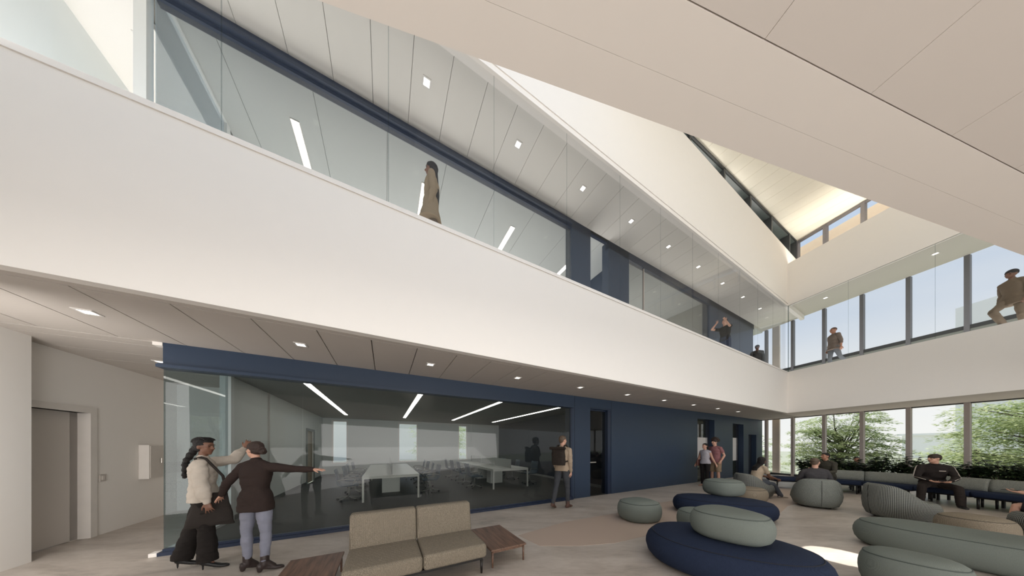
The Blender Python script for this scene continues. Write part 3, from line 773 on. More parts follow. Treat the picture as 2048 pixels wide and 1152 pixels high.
def area(name, loc, rot, sx_, sy_, power, col=(1,1,1)):
    l = bpy.data.lights.new(name, 'AREA'); l.shape = 'RECTANGLE'; l.size = sx_; l.size_y = sy_; l.energy = power; l.color = col
    o = bpy.data.objects.new(name, l); COL.objects.link(o); o.location = loc; o.rotation_euler = rot
    return o
def aim(o, target):
    d = Vector(target) - o.location; o.rotation_euler = d.to_track_quat('-Z', 'Y').to_euler()
sun = bpy.data.lights.new('sun', 'SUN'); sun.energy = 4.2; sun.angle = 0.01; sun.color = (1.0, 0.95, 0.87)
so = bpy.data.objects.new('sun', sun); COL.objects.link(so)
sd = Vector((A.x*0.30+Cc.x*0.42, A.y*0.30+Cc.y*0.42, 1.0))
so.rotation_euler = (-sd).to_track_quat('-Z', 'Y').to_euler(); so.location = (0, 0, 30)
# skylight and the area lamps below are unseen fills added to brighten hall and rooms
a1 = area('slab_fill', (7.0, -1.0, 9.6), (0,0,0), 12, 6, 330, (1.0, 0.975, 0.955)); aim(a1, (7.0, 8.0, 4.0))  # added fill, hidden above the near slab, aimed at the balcony face
a2 = area('hall_fill', (7.0, -6.0, 1.6), (0,0,0), 14, 2.4, 400, (1.0, 0.97, 0.945)); aim(a2, (5.5, 8, 2.8))  # unseen fill added behind the camera
a3 = area('roof_fill', (*RW(0.65, 3.2), ZR-0.25), (PI,0,ANG_R), 0.8, 6, 85, (1.0, 0.955, 0.87))  # added warm fill hidden by the parapet, lifts the roof boards
a3b = area('roof_fill', (*LW(-4.5, 0.75), ZL-0.45), (PI,0,ANG_L), 12, 0.8, 120, (1.0, 0.965, 0.91))  # second added roof fill, out of sight behind the band
a4 = area('gallery_fill', (*LW(-9.5, 0.8), ZF2+0.03), (PI,0,ANG_L), 19, 1.1, 84, (1.0, 0.975, 0.945))  # fill added behind the kerb to lift the upper ceiling
a5 = area('gallery_fill', (*RW(1.2, 2.6), ZF2+0.03), (PI,0,ANG_R), 1.6, 10, 120, (1.0, 0.98, 0.95))  # same added fill for the window gallery ceiling
a6 = area('room_fill', (*LW(-13.7, 6.5), ZF2+0.03), (PI,0,ANG_L), 8.5, 8.5, 420, (1.0, 1.0, 0.99))  # unseen fill added on the upper room floor
a7 = area('corridor_fill', (*LW(-19.5, 0.35), 1.5), (0,0,0), 0.9, 2.4, 34, (1.0, 0.975, 0.95)); aim(a7, (*LW(-19.35, 4), 1.4))  # fill added outside the view for the corridor walls
a8 = area('upper_corridor_fill', (*LW(-19.3, 3.0), ZF2+0.03), (PI,0,ANG_L), 1.1, 9, 140, (1.0, 0.975, 0.955))  # added fill below the kerb line, brightens the upper corridor
a10 = area('office_fill', (*LW(-5.9, 3.3), ZF2+0.03), (PI,0,ANG_L), 5, 2.6, 75, (1.0, 0.99, 0.96))  # fill added to lift the dim upper office
a9 = area('soffit_fill', (4.0, -2.6, 0.25), (PI,0,0), 16, 4, 430, (1.0, 0.97, 0.94)); aim(a9, (4.5, -0.5, 3.0))  # added low fill behind the camera, aimed at the near soffit
sp_ = bpy.data.lights.new('sun_patch_spot', 'SPOT'); sp_.energy = 9500; sp_.spot_size = 0.072; sp_.spot_blend = 0.15; sp_.shadow_soft_size = 0.02; sp_.color = (1.0, 0.96, 0.9)  # narrow spot added to make the pool of sun on the floor
so2 = bpy.data.objects.new('sun_patch_spot', sp_); COL.objects.link(so2); so2.location = (4.8, 3.6, 10.2); aim(so2, (4.62, 3.35, 0))

scene.view_settings.view_transform = 'Standard'
scene.view_settings.look = 'None'
scene.view_settings.exposure = 0.0
scene.cycles.max_bounces = 10; scene.cycles.transparent_max_bounces = 24; scene.cycles.diffuse_bounces = 5
scene.cycles.use_denoising = True
scene.cycles.sample_clamp_indirect = 6.0
scene.cycles.caustics_reflective = False; scene.cycles.caustics_refractive = False
# ================================================================== CONFERENCE ROOM FURNITURE
table_m = pbr('desk_white', (214,216,210), 0.4, var=0.01)
leg_m = pbr('desk_leg', (222,222,216), 0.4, var=0.01)
div_clear = glass('divider_clear', (0.86,0.90,0.89), 0.8, haze=0.10, ior=1.4)
div_frost = glass('divider_frosted', (0.6,0.62,0.61), 0.7, haze=0.6, hazecol=(188,192,188), ior=1.3)
chair_m = pbr('office_chair_blue_grey', (52,68,82), 0.6, var=0.05)
chair_metal = pbr('office_chair_metal', (140,140,134), 0.4, metal=0.5, var=0.02)
black_m = pbr('black_plastic', (22,22,22), 0.5, var=0.03)
def desk_row(s, c, lab, frost, grp, L_=4.72, W_=1.47, H_=0.715):
    t = thing('desk_row', lab, 'desk', (*LW(s, c), 0), ANG_L, grp)
    for i in range(3):
        a_ = L_/3*i
        bm = BM(); box(bm, 0, W_/2-0.008, a_+0.004, a_+L_/3-0.004, H_-0.025, H_); box(bm, W_/2+0.008, W_, a_+0.004, a_+L_/3-0.004, H_-0.025, H_)
        obj('desk_top', bm, table_m, t, bevel=0.003)
    bm = BM()
    for y in (0.0, L_-0.05): box(bm, 0.0, W_, y, y+0.05, H_-0.08, H_-0.027)
    for x in (0.0, W_-0.05): box(bm, x, x+0.05, 0.05, L_-0.05, H_-0.08, H_-0.027)
    obj('frame', bm, leg_m, t)
    for x in (0, W_-0.05):
        for y in (0, L_-0.05):
            bm = BM(); box(bm, x, x+0.05, y, y+0.05, 0, H_-0.082); obj('leg', bm, leg_m, t, bevel=0.003)
    for y in (L_/3, 2*L_/3):
        bm = BM(); box(bm, W_/2-0.27, W_/2+0.27, y-0.25, y+0.20, 0.0, H_-0.12); box(bm, W_/2-0.2, W_/2+0.2, y-0.18, y+0.14, H_-0.12, H_-0.03)
        obj('cable_pedestal', bm, table_m, t, bevel=0.006)
    for i in range(3):
        a_ = L_/3*i
        bm = BM(); box(bm, W_/2-0.006, W_/2+0.006, a_+0.03, a_+L_/3-0.03, H_+0.012, H_+0.34); obj('divider', bm, div_frost if frost else div_clear, t)
    bm = BM()
    box(bm, W_/2-0.011, W_/2+0.011, 0.02, L_-0.02, H_, H_+0.011)
    obj('divider_rail', bm, chrome, t)
    return t
desk_row(-16.40, 4.02, 'white shared desk row with clear glass divider by the white conference wall', False, 'shared desk rows')
desk_row(-12.44, 4.19, 'white shared desk row with frosted divider panels in the dark end of the room', True, 'shared desk rows')
# office chair, seat facing +x
def make_office_chair():
    t = thing('office_chair', 'chair', 'office chair')
    bm = BM()
    # continuous seat and back shell
    prof = [(0.24,0.43),(0.20,0.455),(0.05,0.45),(-0.12,0.445),(-0.20,0.47),(-0.235,0.54),(-0.25,0.66),(-0.27,0.80),(-0.30,0.91)]
    n = len(prof)
    for i in range(n-1):
        (x0,z0),(x1,z1) = prof[i], prof[i+1]
    R = []
    for i, (x, z) in enumerate(prof):
        w = 0.235 if i < 5 else 0.225-0.006*(i-5)
        R.append([Vector((x, -w, z+0.012)), Vector((x+0.01, -w*0.5, z)), Vector((x+0.01, w*0.5, z)), Vector((x, w, z+0.012)), Vector((x-0.03, w, z-0.025)), Vector((x-0.03, -w, z-0.025))])
    rings_mesh(bm, R)
    obj('seat_shell', bm, chair_m, t)
    for sy in (-1, 1):
        bm = BM(); path(bm, [(-0.25,sy*0.25,0.60),(-0.1,sy*0.275,0.635),(0.12,sy*0.275,0.635),(0.16,sy*0.27,0.60),(0.10,sy*0.25,0.47)], 0.013, 8)
        obj('armrest', bm, chair_metal, t)
    bm = BM(); tube(bm, (0,0,0.10), (0,0,0.44), 0.028, 0.022); obj('column', bm, chair_metal, t)
    bm = BM()
    for k in range(5):
        a = 2*PI*k/5+0.3
        tube(bm, (0,0,0.115), (0.29*math.cos(a),0.29*math.sin(a),0.075), 0.022, 0.014, 8)
    obj('star_base', bm, chair_metal, t)
    for k in range(5):
        a = 2*PI*k/5+0.3; cx_, cy_ = 0.29*math.cos(a), 0.29*math.sin(a)
        bm = BM(); tube(bm, (cx_-0.018*math.sin(a), cy_+0.018*math.cos(a), 0.032), (cx_+0.018*math.sin(a), cy_-0.018*math.cos(a), 0.032), 0.032, n=14)
        obj('caster', bm, black_m, t)
    return t
oc = make_office_chair(); first = True
def put_oc(s, c, rot, lab, grp):
    global first
    t = oc if first else copy_tree(oc); first = False
    t.location = (*LW(s, c), 0); t.rotation_euler = (0, 0, ANG_L+rot); tag(t, lab, 'office chair', grp)
ordn = ['nearest the glass', 'second from the glass', 'third from the glass', 'fourth from the glass']
for i in range(4):
    c_ = 4.55+i*1.14
    put_oc(-16.75+0.04*(i%2), c_, 0.05*(-1)**i, 'slate office chair between white wall and clear divider desk row, %s' % ordn[i], 'office chairs, wall side of the clear divider row')
for i in range(4):
    c_ = 4.72+i*1.14
    put_oc(-14.52, c_, PI+0.06*(-1)**i, 'slate office chair on the aisle side of clear divider desks, %s' % ordn[i], 'office chairs, aisle side of the clear divider row')
for i in range(4):
    c_ = 4.80+i*1.14
    put_oc(-12.92, c_, 0.04*(-1)**i, 'slate office chair on the aisle side of frosted divider desks, %s' % ordn[i], 'office chairs, aisle side of the frosted divider row')
for i in range(3):
    c_ = 4.75+i*1.5
    put_oc(-10.58, c_, PI+0.1*(-1)**i, 'slate office chair between frosted divider desks and navy wall, %s' % ordn[i], 'office chairs, navy wall side of the frosted divider row')

# ================================================================== SOFA AND SIDE TABLES
tweed = weave('brown_tweed', (38,34,30), (150,140,124), 150, 'check')
tweed_d = pbr('tweed_edge', (50,45,40), 0.9)
blackleg = pbr('black_leg', (26,23,21), 0.45, var=0.03)
def cushion(bm, x0, x1, y0, y1, z0, z1, r=0.03, puff=0.012, tilt=None):
    """rounded cushion block as a subdivided box"""
    res = bmesh.ops.create_cube(bm, size=1.0)
    vs = res['verts']
    bmesh.ops.scale(bm, vec=(x1-x0, y1-y0, z1-z0), verts=vs)
    bmesh.ops.translate(bm, vec=((x0+x1)/2, (y0+y1)/2, (z0+z1)/2), verts=vs)
    es = list({e for v in vs for e in v.link_edges})
    rb = bmesh.ops.bevel(bm, geom=es, offset=r, segments=4, affect='EDGES', profile=0.5)
    for f in bm.faces: f.smooth = True
t = thing('sofa', 'brown tweed armless two-seat sofa standing between the two low walnut tables', 'sofa', (*LW(-16.21, -0.97), 0), ANG_L)
SW = 1.46; SDp = 0.80
def taper_back(o, z0, shift):
    for v in o.data.vertices:
        if v.co.z > z0: v.co.y += (v.co.z-z0)*shift
for i in range(2):
    a_ = i*SW/2
    bm = BM(); cushion(bm, a_+0.002, a_+SW/2-0.002, 0.0, 0.66, 0.20, 0.37, 0.04)
    sc = obj('seat_cushion', bm, tweed, t)
    for v in sc.data.vertices:
        if v.co.y < 0.3: v.co.z += (0.3-v.co.y)*0.02
    bm = BM(); cushion(bm, a_+0.002, a_+SW/2-0.002, 0.58, 0.73, 0.33, 0.745, 0.035)
    bc = obj('back_cushion', bm, tweed, t); taper_back(bc, 0.33, 0.18)
bm = BM(); box(bm, 0.04, SW-0.04, 0.06, 0.70, 0.165, 0.20); obj('frame', bm, blackleg, t)
for x in (0.05, SW-0.05):
    for y in (0.07, 0.68):
        bm = BM(); tube(bm, (x, y, 0.166), (x+(0.015 if x < 1 else -0.015)*0, y, 0.0), 0.018, 0.012, 10); obj('leg', bm, blackleg, t)
walnut = wood('walnut', (84,62,50), (128,99,82), 2.2, 'Y', 0.42)
def side_table(s, c, lab, W_=0.51, Dp=0.86, H_=0.235):
    t = thing('side_table', lab, 'side table', (*LW(s, c), 0), ANG_L, 'low walnut side tables')
    bm = BM(); box(bm, 0, W_, 0, Dp, H_-0.022, H_); obj('table_top', bm, walnut, t, bevel=0.004)
    bm = BM(); box(bm, 0.03, W_-0.03, 0.03, 0.05, H_-0.055, H_-0.023); box(bm, 0.03, W_-0.03, Dp-0.05, Dp-0.03, H_-0.055, H_-0.023); box(bm, 0.03, 0.05, 0.05, Dp-0.05, H_-0.055, H_-0.023); box(bm, W_-0.05, W_-0.03, 0.05, Dp-0.05, H_-0.055, H_-0.023)
    obj('apron', bm, walnut, t)
    for x in (0.028, W_-0.028):
        for y in (0.03, Dp-0.03):
            bm = BM(); tube(bm, (x, y, H_-0.023), (x, y, 0), 0.015, 0.011, 10); obj('leg', bm, walnut, t)
side_table(-14.66, -0.88, 'low walnut side table beside the sofa on the side of the pebble seats')
side_table(-16.80, -0.89, 'low walnut side table beside the sofa on the side of the two talking women')

# ================================================================== PEBBLE SEATS
sage = weave('sage_felt', (98,105,100), (122,129,123), 260, 'check', 0.9, 0.12)
navy_f = weave('navy_felt', (24,31,48), (40,50,72), 170, 'check', 0.9, 0.3)
tan_f = weave('tan_knit', (104,94,80), (150,139,122), 120, 'check', 0.9, 0.3)
sage_pipe = pbr('sage_piping', (82,90,86), 0.8); navy_pipe = pbr('navy_piping', (16,22,36), 0.8); tan_pipe = pbr('tan_piping', (92,84,74), 0.8)
def pebble(lab, cat, x, y, ang, a, b, h, egg=0.0, sq=2.2, mat=None, pipe=None, z=0.0, group=None, name='pebble_seat', wob=0.0, side_seam=False):
    t = thing(name, lab, cat, (x, y, z), ang, group)
    n = 72
    def R(th):
        c, s = math.cos(th), math.sin(th)
        bb = b*(1+egg*c)
        r = 1.0/((abs(c/a)**sq + abs(s/bb)**sq)**(1/sq))
        return r*(1+wob*math.sin(2*th+0.6))
    rim = min(a, b)
    prof = [(0.45*rim,0.0),(0.27*rim,0.002),(0.19*rim,0.02),(0.10*rim,0.09*h+0.01),(0.035*rim,0.24*h),(0.0,0.44*h),(0.006*rim,0.58*h),(0.035*rim,0.71*h),(0.085*rim,0.81*h),(0.15*rim,0.88*h),(0.24*rim,0.93*h),(0.38*rim,0.97*h),(0.58*rim,0.992*h),(0.8*rim,1.0*h)]
    bm = BM(); rings = []
    for ins, zz in prof:
        rings.append([Vector(((R(2*PI*k/n)-ins)*math.cos(2*PI*k/n), (R(2*PI*k/n)-ins)*math.sin(2*PI*k/n), zz)) for k in range(n)])
    rings_mesh(bm, rings)
    obj('body', bm, mat, t)
    bm = BM(); ins = 0.135*rim
    path(bm, [((R(2*PI*k/n)-ins)*math.cos(2*PI*k/n), (R(2*PI*k/n)-ins)*math.sin(2*PI*k/n), 0.868*h) for k in range(n)], 0.006, 6, closed=True)
    obj('seam', bm, pipe, t)
    return t
ang = lambda x, y: math.atan2(y, x)
pebble('small sage round pouf standing alone on the tan floor, nearest the navy wall', 'pouf', 2.68, 5.06, 0.3, 0.41, 0.38, 0.43, 0.05, 2.4, sage, sage_pipe, name='pouf')
big = pebble('large navy pebble seat in front with a sage cushion block on top', 'ottoman', 2.68, 3.02, ang(.72,-.69), 0.87, 0.66, 0.42, -0.08, 2.1, navy_f, navy_pipe)
pebble('sage pebble seat stacked on the large front navy pebble seat', 'ottoman', 2.70, 2.96, ang(.45,-.89), 0.39, 0.34, 0.35, -0.14, 2.3, sage, sage_pipe, z=0.42)
pebble('navy pebble seat behind the front pair, with a round sage pouf on top', 'ottoman', 4.70, 5.38, ang(.83,-.55), 0.90, 0.55, 0.40, 0.0, 2.2, navy_f, navy_pipe)
pebble('round sage pouf stacked on the farther navy pebble seat', 'pouf', 5.02, 5.68, 0.2, 0.38, 0.36, 0.37, 0.0, 2.4, sage, sage_pipe, z=0.40, name='pouf')
pebble('small sage pouf mostly hidden behind the stacked sage seat', 'pouf', 3.40, 4.42, 0.2, 0.28, 0.28, 0.40, 0.0, 2.4, sage, sage_pipe, name='pouf')
pebble('tan knitted pouf beside the striped lounge chair of the seated woman', 'pouf', 6.66, 6.72, 0.3, 0.40, 0.36, 0.40, 0.0, 2.4, tan_f, tan_pipe, name='pouf')
pebble('long sage pebble seat, its rim in front of the tan knitted one', 'ottoman', 6.08, 3.18, ang(.42,-.91), 0.90, 0.50, 0.42, 0.0, 2.2, sage, sage_pipe)
pebble('sage pebble seat cut by the bottom edge of the view, before the long sage one', 'ottoman', 4.22, 2.52, ang(.50,-.86), 0.33, 0.26, 0.42, 0.0, 2.2, sage, sage_pipe)
pebble('tan knitted pebble seat between the long sage seat and the tracksuit sitter', 'ottoman', 7.74, 4.00, ang(.05,-1), 0.34, 0.34, 0.40, 0.0, 2.2, tan_f, tan_pipe)

# ================================================================== KNITTED LOUNGE CHAIRS
knit_a = weave('grey_rib_knit', (66,68,66), (150,152,146), 140, 'rib', 0.9, 0.35)
knit_b = weave('grey_fleck_knit', (62,66,64), (140,144,138), 130, 'check', 0.9, 0.3)
def lounge(lab, x, y, ang_, w=0.56, l=0.58, hb=0.76, mat=None):
    """faces +x"""
    t = thing('lounge_chair', lab, 'lounge chair', (x, y, 0), ang_)
    n = 72
    def R(th, k=1.0):
        c, s = math.cos(th), math.sin(th)
        return 1.0/((abs(c/(l*k))**2.3 + abs(s/(w*k))**2.3)**(1/2.3))
    def H(th):
        q = (1+math.cos(th-PI))/2
        q = max(0.0, (q-0.22)/0.78); q = q*q*(3-2*q)
        return 0.40+(hb-0.40)*q
    rings = []
    spec = [(0.30,0.03,0),(0.12,0.035,0),(0.06,0.07,0),(0.015,0.20,0),(0.0,0.5,1),(0.015,0.75,1),(0.05,0.93,1),(0.095,1.0,1),(0.14,0.975,1),(0.175,0.90,1),(0.20,0.75,1),(0.22,0.0,2),(0.40,0.0,3)]
    for ins, f, md in spec:
        r = []
        for k in range(n):
            th = 2*PI*k/n; h = H(th)
            lean = 0.0
            if md == 0: z = f
            elif md == 1: z = f*h
            elif md == 2: z = min(0.40, h*0.9)-0.0
            else: z = 0.385
            back = (1+math.cos(th-PI))/2
            rr = R(th)-ins*(1 if md == 0 else 0.9+0.25*back) + (0.03*back if md == 1 and f > 0.8 else 0)
            r.append(Vector((rr*math.cos(th), rr*math.sin(th), z)))
        rings.append(r)
    bm = BM(); rings_mesh(bm, rings)
    o = obj('shell', bm, mat or knit_a, t)
    bm = BM()
    path(bm, [((R(a)+0.001)*math.cos(a)*s_, (R(a)+0.001)*math.sin(a)*s_, z) for a, s_, z in ((PI,0.90,0.07),(PI,0.985,0.25),(PI,1.001,0.42),(PI,1.0,0.6),(PI,0.985,0.7))], 0.004, 6)
    obj('seam', bm, black_m, t)
    for a in (0.7, -0.7, PI-0.7, PI+0.7):
        bm = BM(); tube(bm, (0.62*R(a)*math.cos(a), 0.62*R(a)*math.sin(a), 0.032), (0.62*R(a)*math.cos(a), 0.62*R(a)*math.sin(a), 0.0), 0.022, 0.018, 10); obj('foot', bm, blackleg, t)
    return t
lounge('grey knitted lounge chair seen side on, holding the long haired woman', 7.42, 7.35, ang(.95,-.1), 0.42, 0.46, 0.72)
lounge('grey knitted lounge chair seen from behind, holding the man in the dark sweater', 7.80, 6.15, ang(.62,.78), 0.42, 0.45, 0.74, knit_b)
lounge('empty grey ribbed lounge chair between the long sage seat and the bench', 8.27, 5.10, ang(.93,-.36), 0.42, 0.46, 0.74)
lounge('grey ribbed lounge chair cut by the picture edge, holding the sitter with a phone', 9.22, 3.95, ang(-.30,.95), 0.42, 0.46, 0.74)

# ================================================================== BENCH
back_knit = weave('bench_back_knit', (74,76,72), (150,152,144), 110, 'check', 0.9, 0.25)
bench_pts = [(9.55,8.62),(10.45,8.28),(11.05,7.55),(11.30,6.75),(11.36,5.95),(11.33,5.15),(11.28,4.35),(11.25,3.4)]
labs = ['navy backless bench end module beside the trousered woman, farthest along the bench',
        'navy bench module with grey knit back behind the olive-shirted man',
        'navy bench module with grey knit back on the curve before the hedge',
        'navy bench module with grey knit back just beyond the tracksuit sitter',
        'navy bench module with grey knit back under the tracksuit sitter',
        'navy bench module with grey knit back just in front of the tracksuit sitter',
        'navy bench module with grey knit back reaching the picture edge']
def spline(pts, t):
    """Catmull-Rom through pts, t in 0..len-1"""
    n = len(pts); i = min(int(t), n-2); f = t-i
    g = lambda j: Vector(pts[max(0, min(n-1, j))])
    p0, p1, p2, p3 = g(i-1), g(i), g(i+1), g(i+2)
    return 0.5*((2*p1)+(p2-p0)*f+(2*p0-5*p1+4*p2-p3)*f*f+(3*p1-p0-3*p2+p3)*f*f*f)
def bframe(t):
    p = spline(bench_pts, t); d = (spline(bench_pts, min(t+.02, len(bench_pts)-1.001))-spline(bench_pts, max(t-.02, 0)))
    d.normalize(); return p, d, Vector((-d.y, d.x))
def sweep(bm, t0, t1, prof, base, n=14):
    R = []
    for i in range(n+1):
        t = t0+(t1-t0)*i/n; p, d, nn = bframe(t)
        sc = 0.94 if i in (0, n) else 1.0
        cy = sum(y for y, z in prof)/len(prof); cz = sum(z for y, z in prof)/len(prof)
        R.append([Vector((p.x+nn.x*(cy+(y-cy)*sc)-base[0], p.y+nn.y*(cy+(y-cy)*sc)-base[1], cz+(z-cz)*sc)) for y, z in prof])
    rings_mesh(bm, R)
def rrect(y0, y1, z0, z1, r, m=4):
    pr = []
    for cy, cz, a0 in ((y1-r, z0+r, -PI/2), (y1-r, z1-r, 0), (y0+r, z1-r, PI/2), (y0+r, z0+r, PI)):
        for j in range(m+1):
            a = a0+PI/2*j/m; pr.append((cy+r*math.cos(a), cz+r*math.sin(a)))
    return pr
for i in range(len(bench_pts)-1):
    t0, t1 = i+0.006, min(i+1-0.006, len(bench_pts)-1.01)
    p, d, nn = bframe(i+0.5); base = (p.x, p.y)
    t = thing('bench', labs[i], 'bench', (p.x, p.y, 0), 0, 'bench modules along the hedge')
    bm = BM(); sweep(bm, t0, t1, rrect(0, 0.62, 0.29, 0.42, 0.045), base); obj('seat', bm, navy_f, t)
    bm = BM(); sweep(bm, t0+.04, t1-.04, rrect(0.05, 0.57, 0.262, 0.288, 0.01), base); obj('frame', bm, blackleg, t)
    if i > 0:
        bm = BM(); sweep(bm, t0, t1, [(0.50,0.40),(0.60,0.38),(0.68,0.42),(0.70,0.66),(0.67,0.72),(0.60,0.725),(0.56,0.70),(0.50,0.50)], base); obj('backrest', bm, back_knit, t)
    for tt in (t0+0.10, t1-0.10):
        p, d, nn = bframe(tt)
        for y in (0.08, 0.54):
            q = p+nn*y; bm = BM(); tube(bm, (q.x-base[0], q.y-base[1], 0.262), (q.x-base[0], q.y-base[1], 0), 0.022, 0.018, 10); obj('leg', bm, blackleg, t)
# hedge planter behind the bench
plan_m = pbr('dark_planter', (44,44,42), 0.6)
planter_pts = [(10.9,9.05),(11.75,8.15),(12.15,6.9),(12.22,5.9),(12.18,4.9),(12.10,3.4)]
for i, (p, q) in enumerate(zip(planter_pts, planter_pts[1:])):
    p = Vector(p); q = Vector(q); d = (q-p); L_ = d.length; d.normalize(); an = math.atan2(d.y, d.x)
    t = thing('planter', ['dark planter trough at the far turn of the bench','dark planter trough behind the curve of the bench','dark planter trough behind the bench beyond the tracksuit sitter','dark planter trough behind the tracksuit sitter','dark planter trough reaching the picture edge'][i], 'planter', (p.x, p.y, 0), an, 'planter troughs behind the bench')
    bm = BM(); box(bm, 0.01, L_-0.01, 0, 0.03, 0.26, 0.5); box(bm, 0.01, L_-0.01, 0.42, 0.45, 0.26, 0.5); box(bm, 0.01, 0.04, 0.03, 0.42, 0.26, 0.5); box(bm, L_-0.04, L_-0.01, 0.03, 0.42, 0.26, 0.5); box(bm, 0.04, L_-0.04, 0.03, 0.42, 0.26, 0.28); obj('trough', bm, plan_m, t)
    for x in (0.06, L_-0.06):
        for y in (0.05, 0.40):
            bm = BM(); box(bm, x-.02, x+.02, y-.02, y+.02, 0, 0.26); obj('leg', bm, plan_m, t)
    bm = BM(); box(bm, 0.04, L_-0.04, 0.03, 0.42, 0.40, 0.44); obj('soil', bm, pbr('soil', (40,32,26), 0.95, var=0.3, scale=30), t)
def make_plant(seed):
    rnd = random.Random(seed)
    t = thing('leafy_plant', 'x', 'plant')
    bs = BM(); bl = BM()
    for k in range(13):
        a = rnd.uniform(0, 2*PI); tip = Vector((0.30*math.cos(a)*rnd.uniform(.3,1.1), 0.24*math.sin(a)*rnd.uniform(.3,1), rnd.uniform(0.42, 0.80)))
        pts = [Vector((0.03*math.cos(a), 0.03*math.sin(a), 0)), tip*0.5+Vector((0,0,0.06)), tip]
        path(bs, pts, [0.008,0.006,0.003], 5)
        for j in range(20):
            f = rnd.uniform(0.15, 1.0); p = pts[0].lerp(pts[1], f*2) if f < .5 else pts[1].lerp(pts[2], f*2-1)
            an = rnd.uniform(0, 2*PI); L_ = rnd.uniform(0.11, 0.20); d = Vector((math.cos(an), math.sin(an), rnd.uniform(-.35,.6))).normalized()
            s_ = d.cross(Vector((rnd.uniform(-.3,.3), rnd.uniform(-.3,.3), 1))).normalized(); up = s_.cross(d)
            v = [bl.verts.new(p), bl.verts.new(p+d*L_*.35+s_*L_*.22+up*.008), bl.verts.new(p+d*L_*.7+s_*L_*.18), bl.verts.new(p+d*L_-up*.02), bl.verts.new(p+d*L_*.7-s_*L_*.18), bl.verts.new(p+d*L_*.35-s_*L_*.22+up*.008)]
            bl.faces.new(v)
    obj('stems', bs, bark, t); obj('leaves', bl, leaf_d, t, recalc=False)
    return t
protos = [make_plant(s) for s in (1, 2, 3)]
used = [False]*3
pi = 0
for i, (p, q) in enumerate(zip(planter_pts, planter_pts[1:])):
    p = Vector(p); q = Vector(q); d = (q-p); L_ = d.length; d.normalize(); nrm = Vector((-d.y, d.x))
    m = max(2, round(L_/0.27))
    for k in range(m):
        c_ = p + d*(L_*(k+0.5)/m) + nrm*(0.2+0.05*(-1)**k)
        pr = protos[pi % 3]
        t = pr if not used[pi % 3] else copy_tree(pr)
        used[pi % 3] = True
        t.location = (c_.x, c_.y, 0.44); t.rotation_euler = (0, 0, random.uniform(0, 6.28)); s_ = random.uniform(0.85, 1.12); t.scale = (s_, s_, s_)
        tag(t, 'dark glossy leafy plant growing in the long hedge behind the bench', 'plant', 'hedge plants behind the bench')
        pi += 1
# ================================================================== PEOPLE
def V(*a): return Vector(a)
def cone(bm, p0, p1, r0, r1, n=14):
    p0, p1 = Vector(p0), Vector(p1)
    tube(bm, p0, p1, r0, r1, n)
    ball(bm, p0, r0, sub=2); ball(bm, p1, r1, sub=2)
def chain(bm, pts, rs, n=14):
    for i in range(len(pts)-1): cone(bm, pts[i], pts[i+1], rs[i], rs[i+1], n)
def frame_rot(x, y, z):
    return Matrix(((x.x,y.x,z.x,0),(x.y,y.y,z.y,0),(x.z,y.z,z.z,0),(0,0,0,1)))
def loft(bm, rings, n=28, sq=2.4):
    """rings: (centre, xdir, ydir, a, b)"""
    R = []
    for c, xd, yd, a, b in rings:
        r = []
        for k in range(n):
            th = 2*PI*k/n; ct, st = math.cos(th), math.sin(th)
            q = 1.0/((abs(ct)**sq+abs(st)**sq)**(1/sq))
            r.append(c + xd*(a*q*ct) + yd*(b*q*st))
        R.append(r)
    rings_mesh(bm, R)
def remesh(name, bm, mat, parent, vox, smooth=2, wr=0.0, wsc=9.0, seed=0, wdir=None):
    bmesh.ops.recalc_face_normals(bm, faces=bm.faces[:])
    me = bpy.data.meshes.new('tmp'); bm.to_mesh(me); bm.free()
    o = bpy.data.objects.new('tmp', me); COL.objects.link(o)
    m = o.modifiers.new('r', 'REMESH'); m.mode = 'VOXEL'; m.voxel_size = vox; m.use_smooth_shade = True
    if smooth:
        s = o.modifiers.new('s', 'SMOOTH'); s.factor = 0.5; s.iterations = smooth
    dg = bpy.context.evaluated_depsgraph_get()
    me2 = bpy.data.meshes.new_from_object(o.evaluated_get(dg)); me2.name = name
    bpy.data.objects.remove(o); bpy.data.meshes.remove(me)
    if wr > 0:
        off = V(seed*3.1, seed*1.7, seed*0.9)
        ns = [v.normal.copy() for v in me2.vertices]
        for v, nn in zip(me2.vertices, ns):
            p = v.co
            q = V(p.x*wsc, p.y*wsc, p.z*wsc*1.8) + off
            k = noise.noise(q) + 0.5*noise.noise(q*2.3)
            v.co = p + nn*(wr*k)
    me2.materials.clear(); me2.materials.append(mat)
    for p in me2.polygons: p.use_smooth = True
    r = bpy.data.objects.new(name, me2); COL.objects.link(r)
    if parent is not None: r.parent = parent
    return r

skin_l = pbr('skin_light', (206,160,138), 0.55, var=0.05, scale=12)
skin_m = pbr('skin_tan', (176,128,104), 0.55, var=0.05, scale=12)
skin_d = pbr('skin_brown', (120,84,66), 0.5, var=0.06, scale=12)
lip_l = pbr('lips', (170,100,94), 0.45); lip_d = pbr('lips_brown', (112,66,60), 0.45)
eye_m = pbr('eye_dark', (30,22,18), 0.2, var=0.0)
hair_bk = pbr('hair_black', (20,16,15), 0.75, var=0.25, scale=40, bump=0.5, bscale=90, stretch=(1,1,0.15))
hair_br = pbr('hair_brown', (54,40,34), 0.65, var=0.3, scale=40, bump=0.5, bscale=90)
hair_lt = pbr('hair_short_brown', (96,80,66), 0.6, var=0.25, scale=40, bump=0.4, bscale=120)

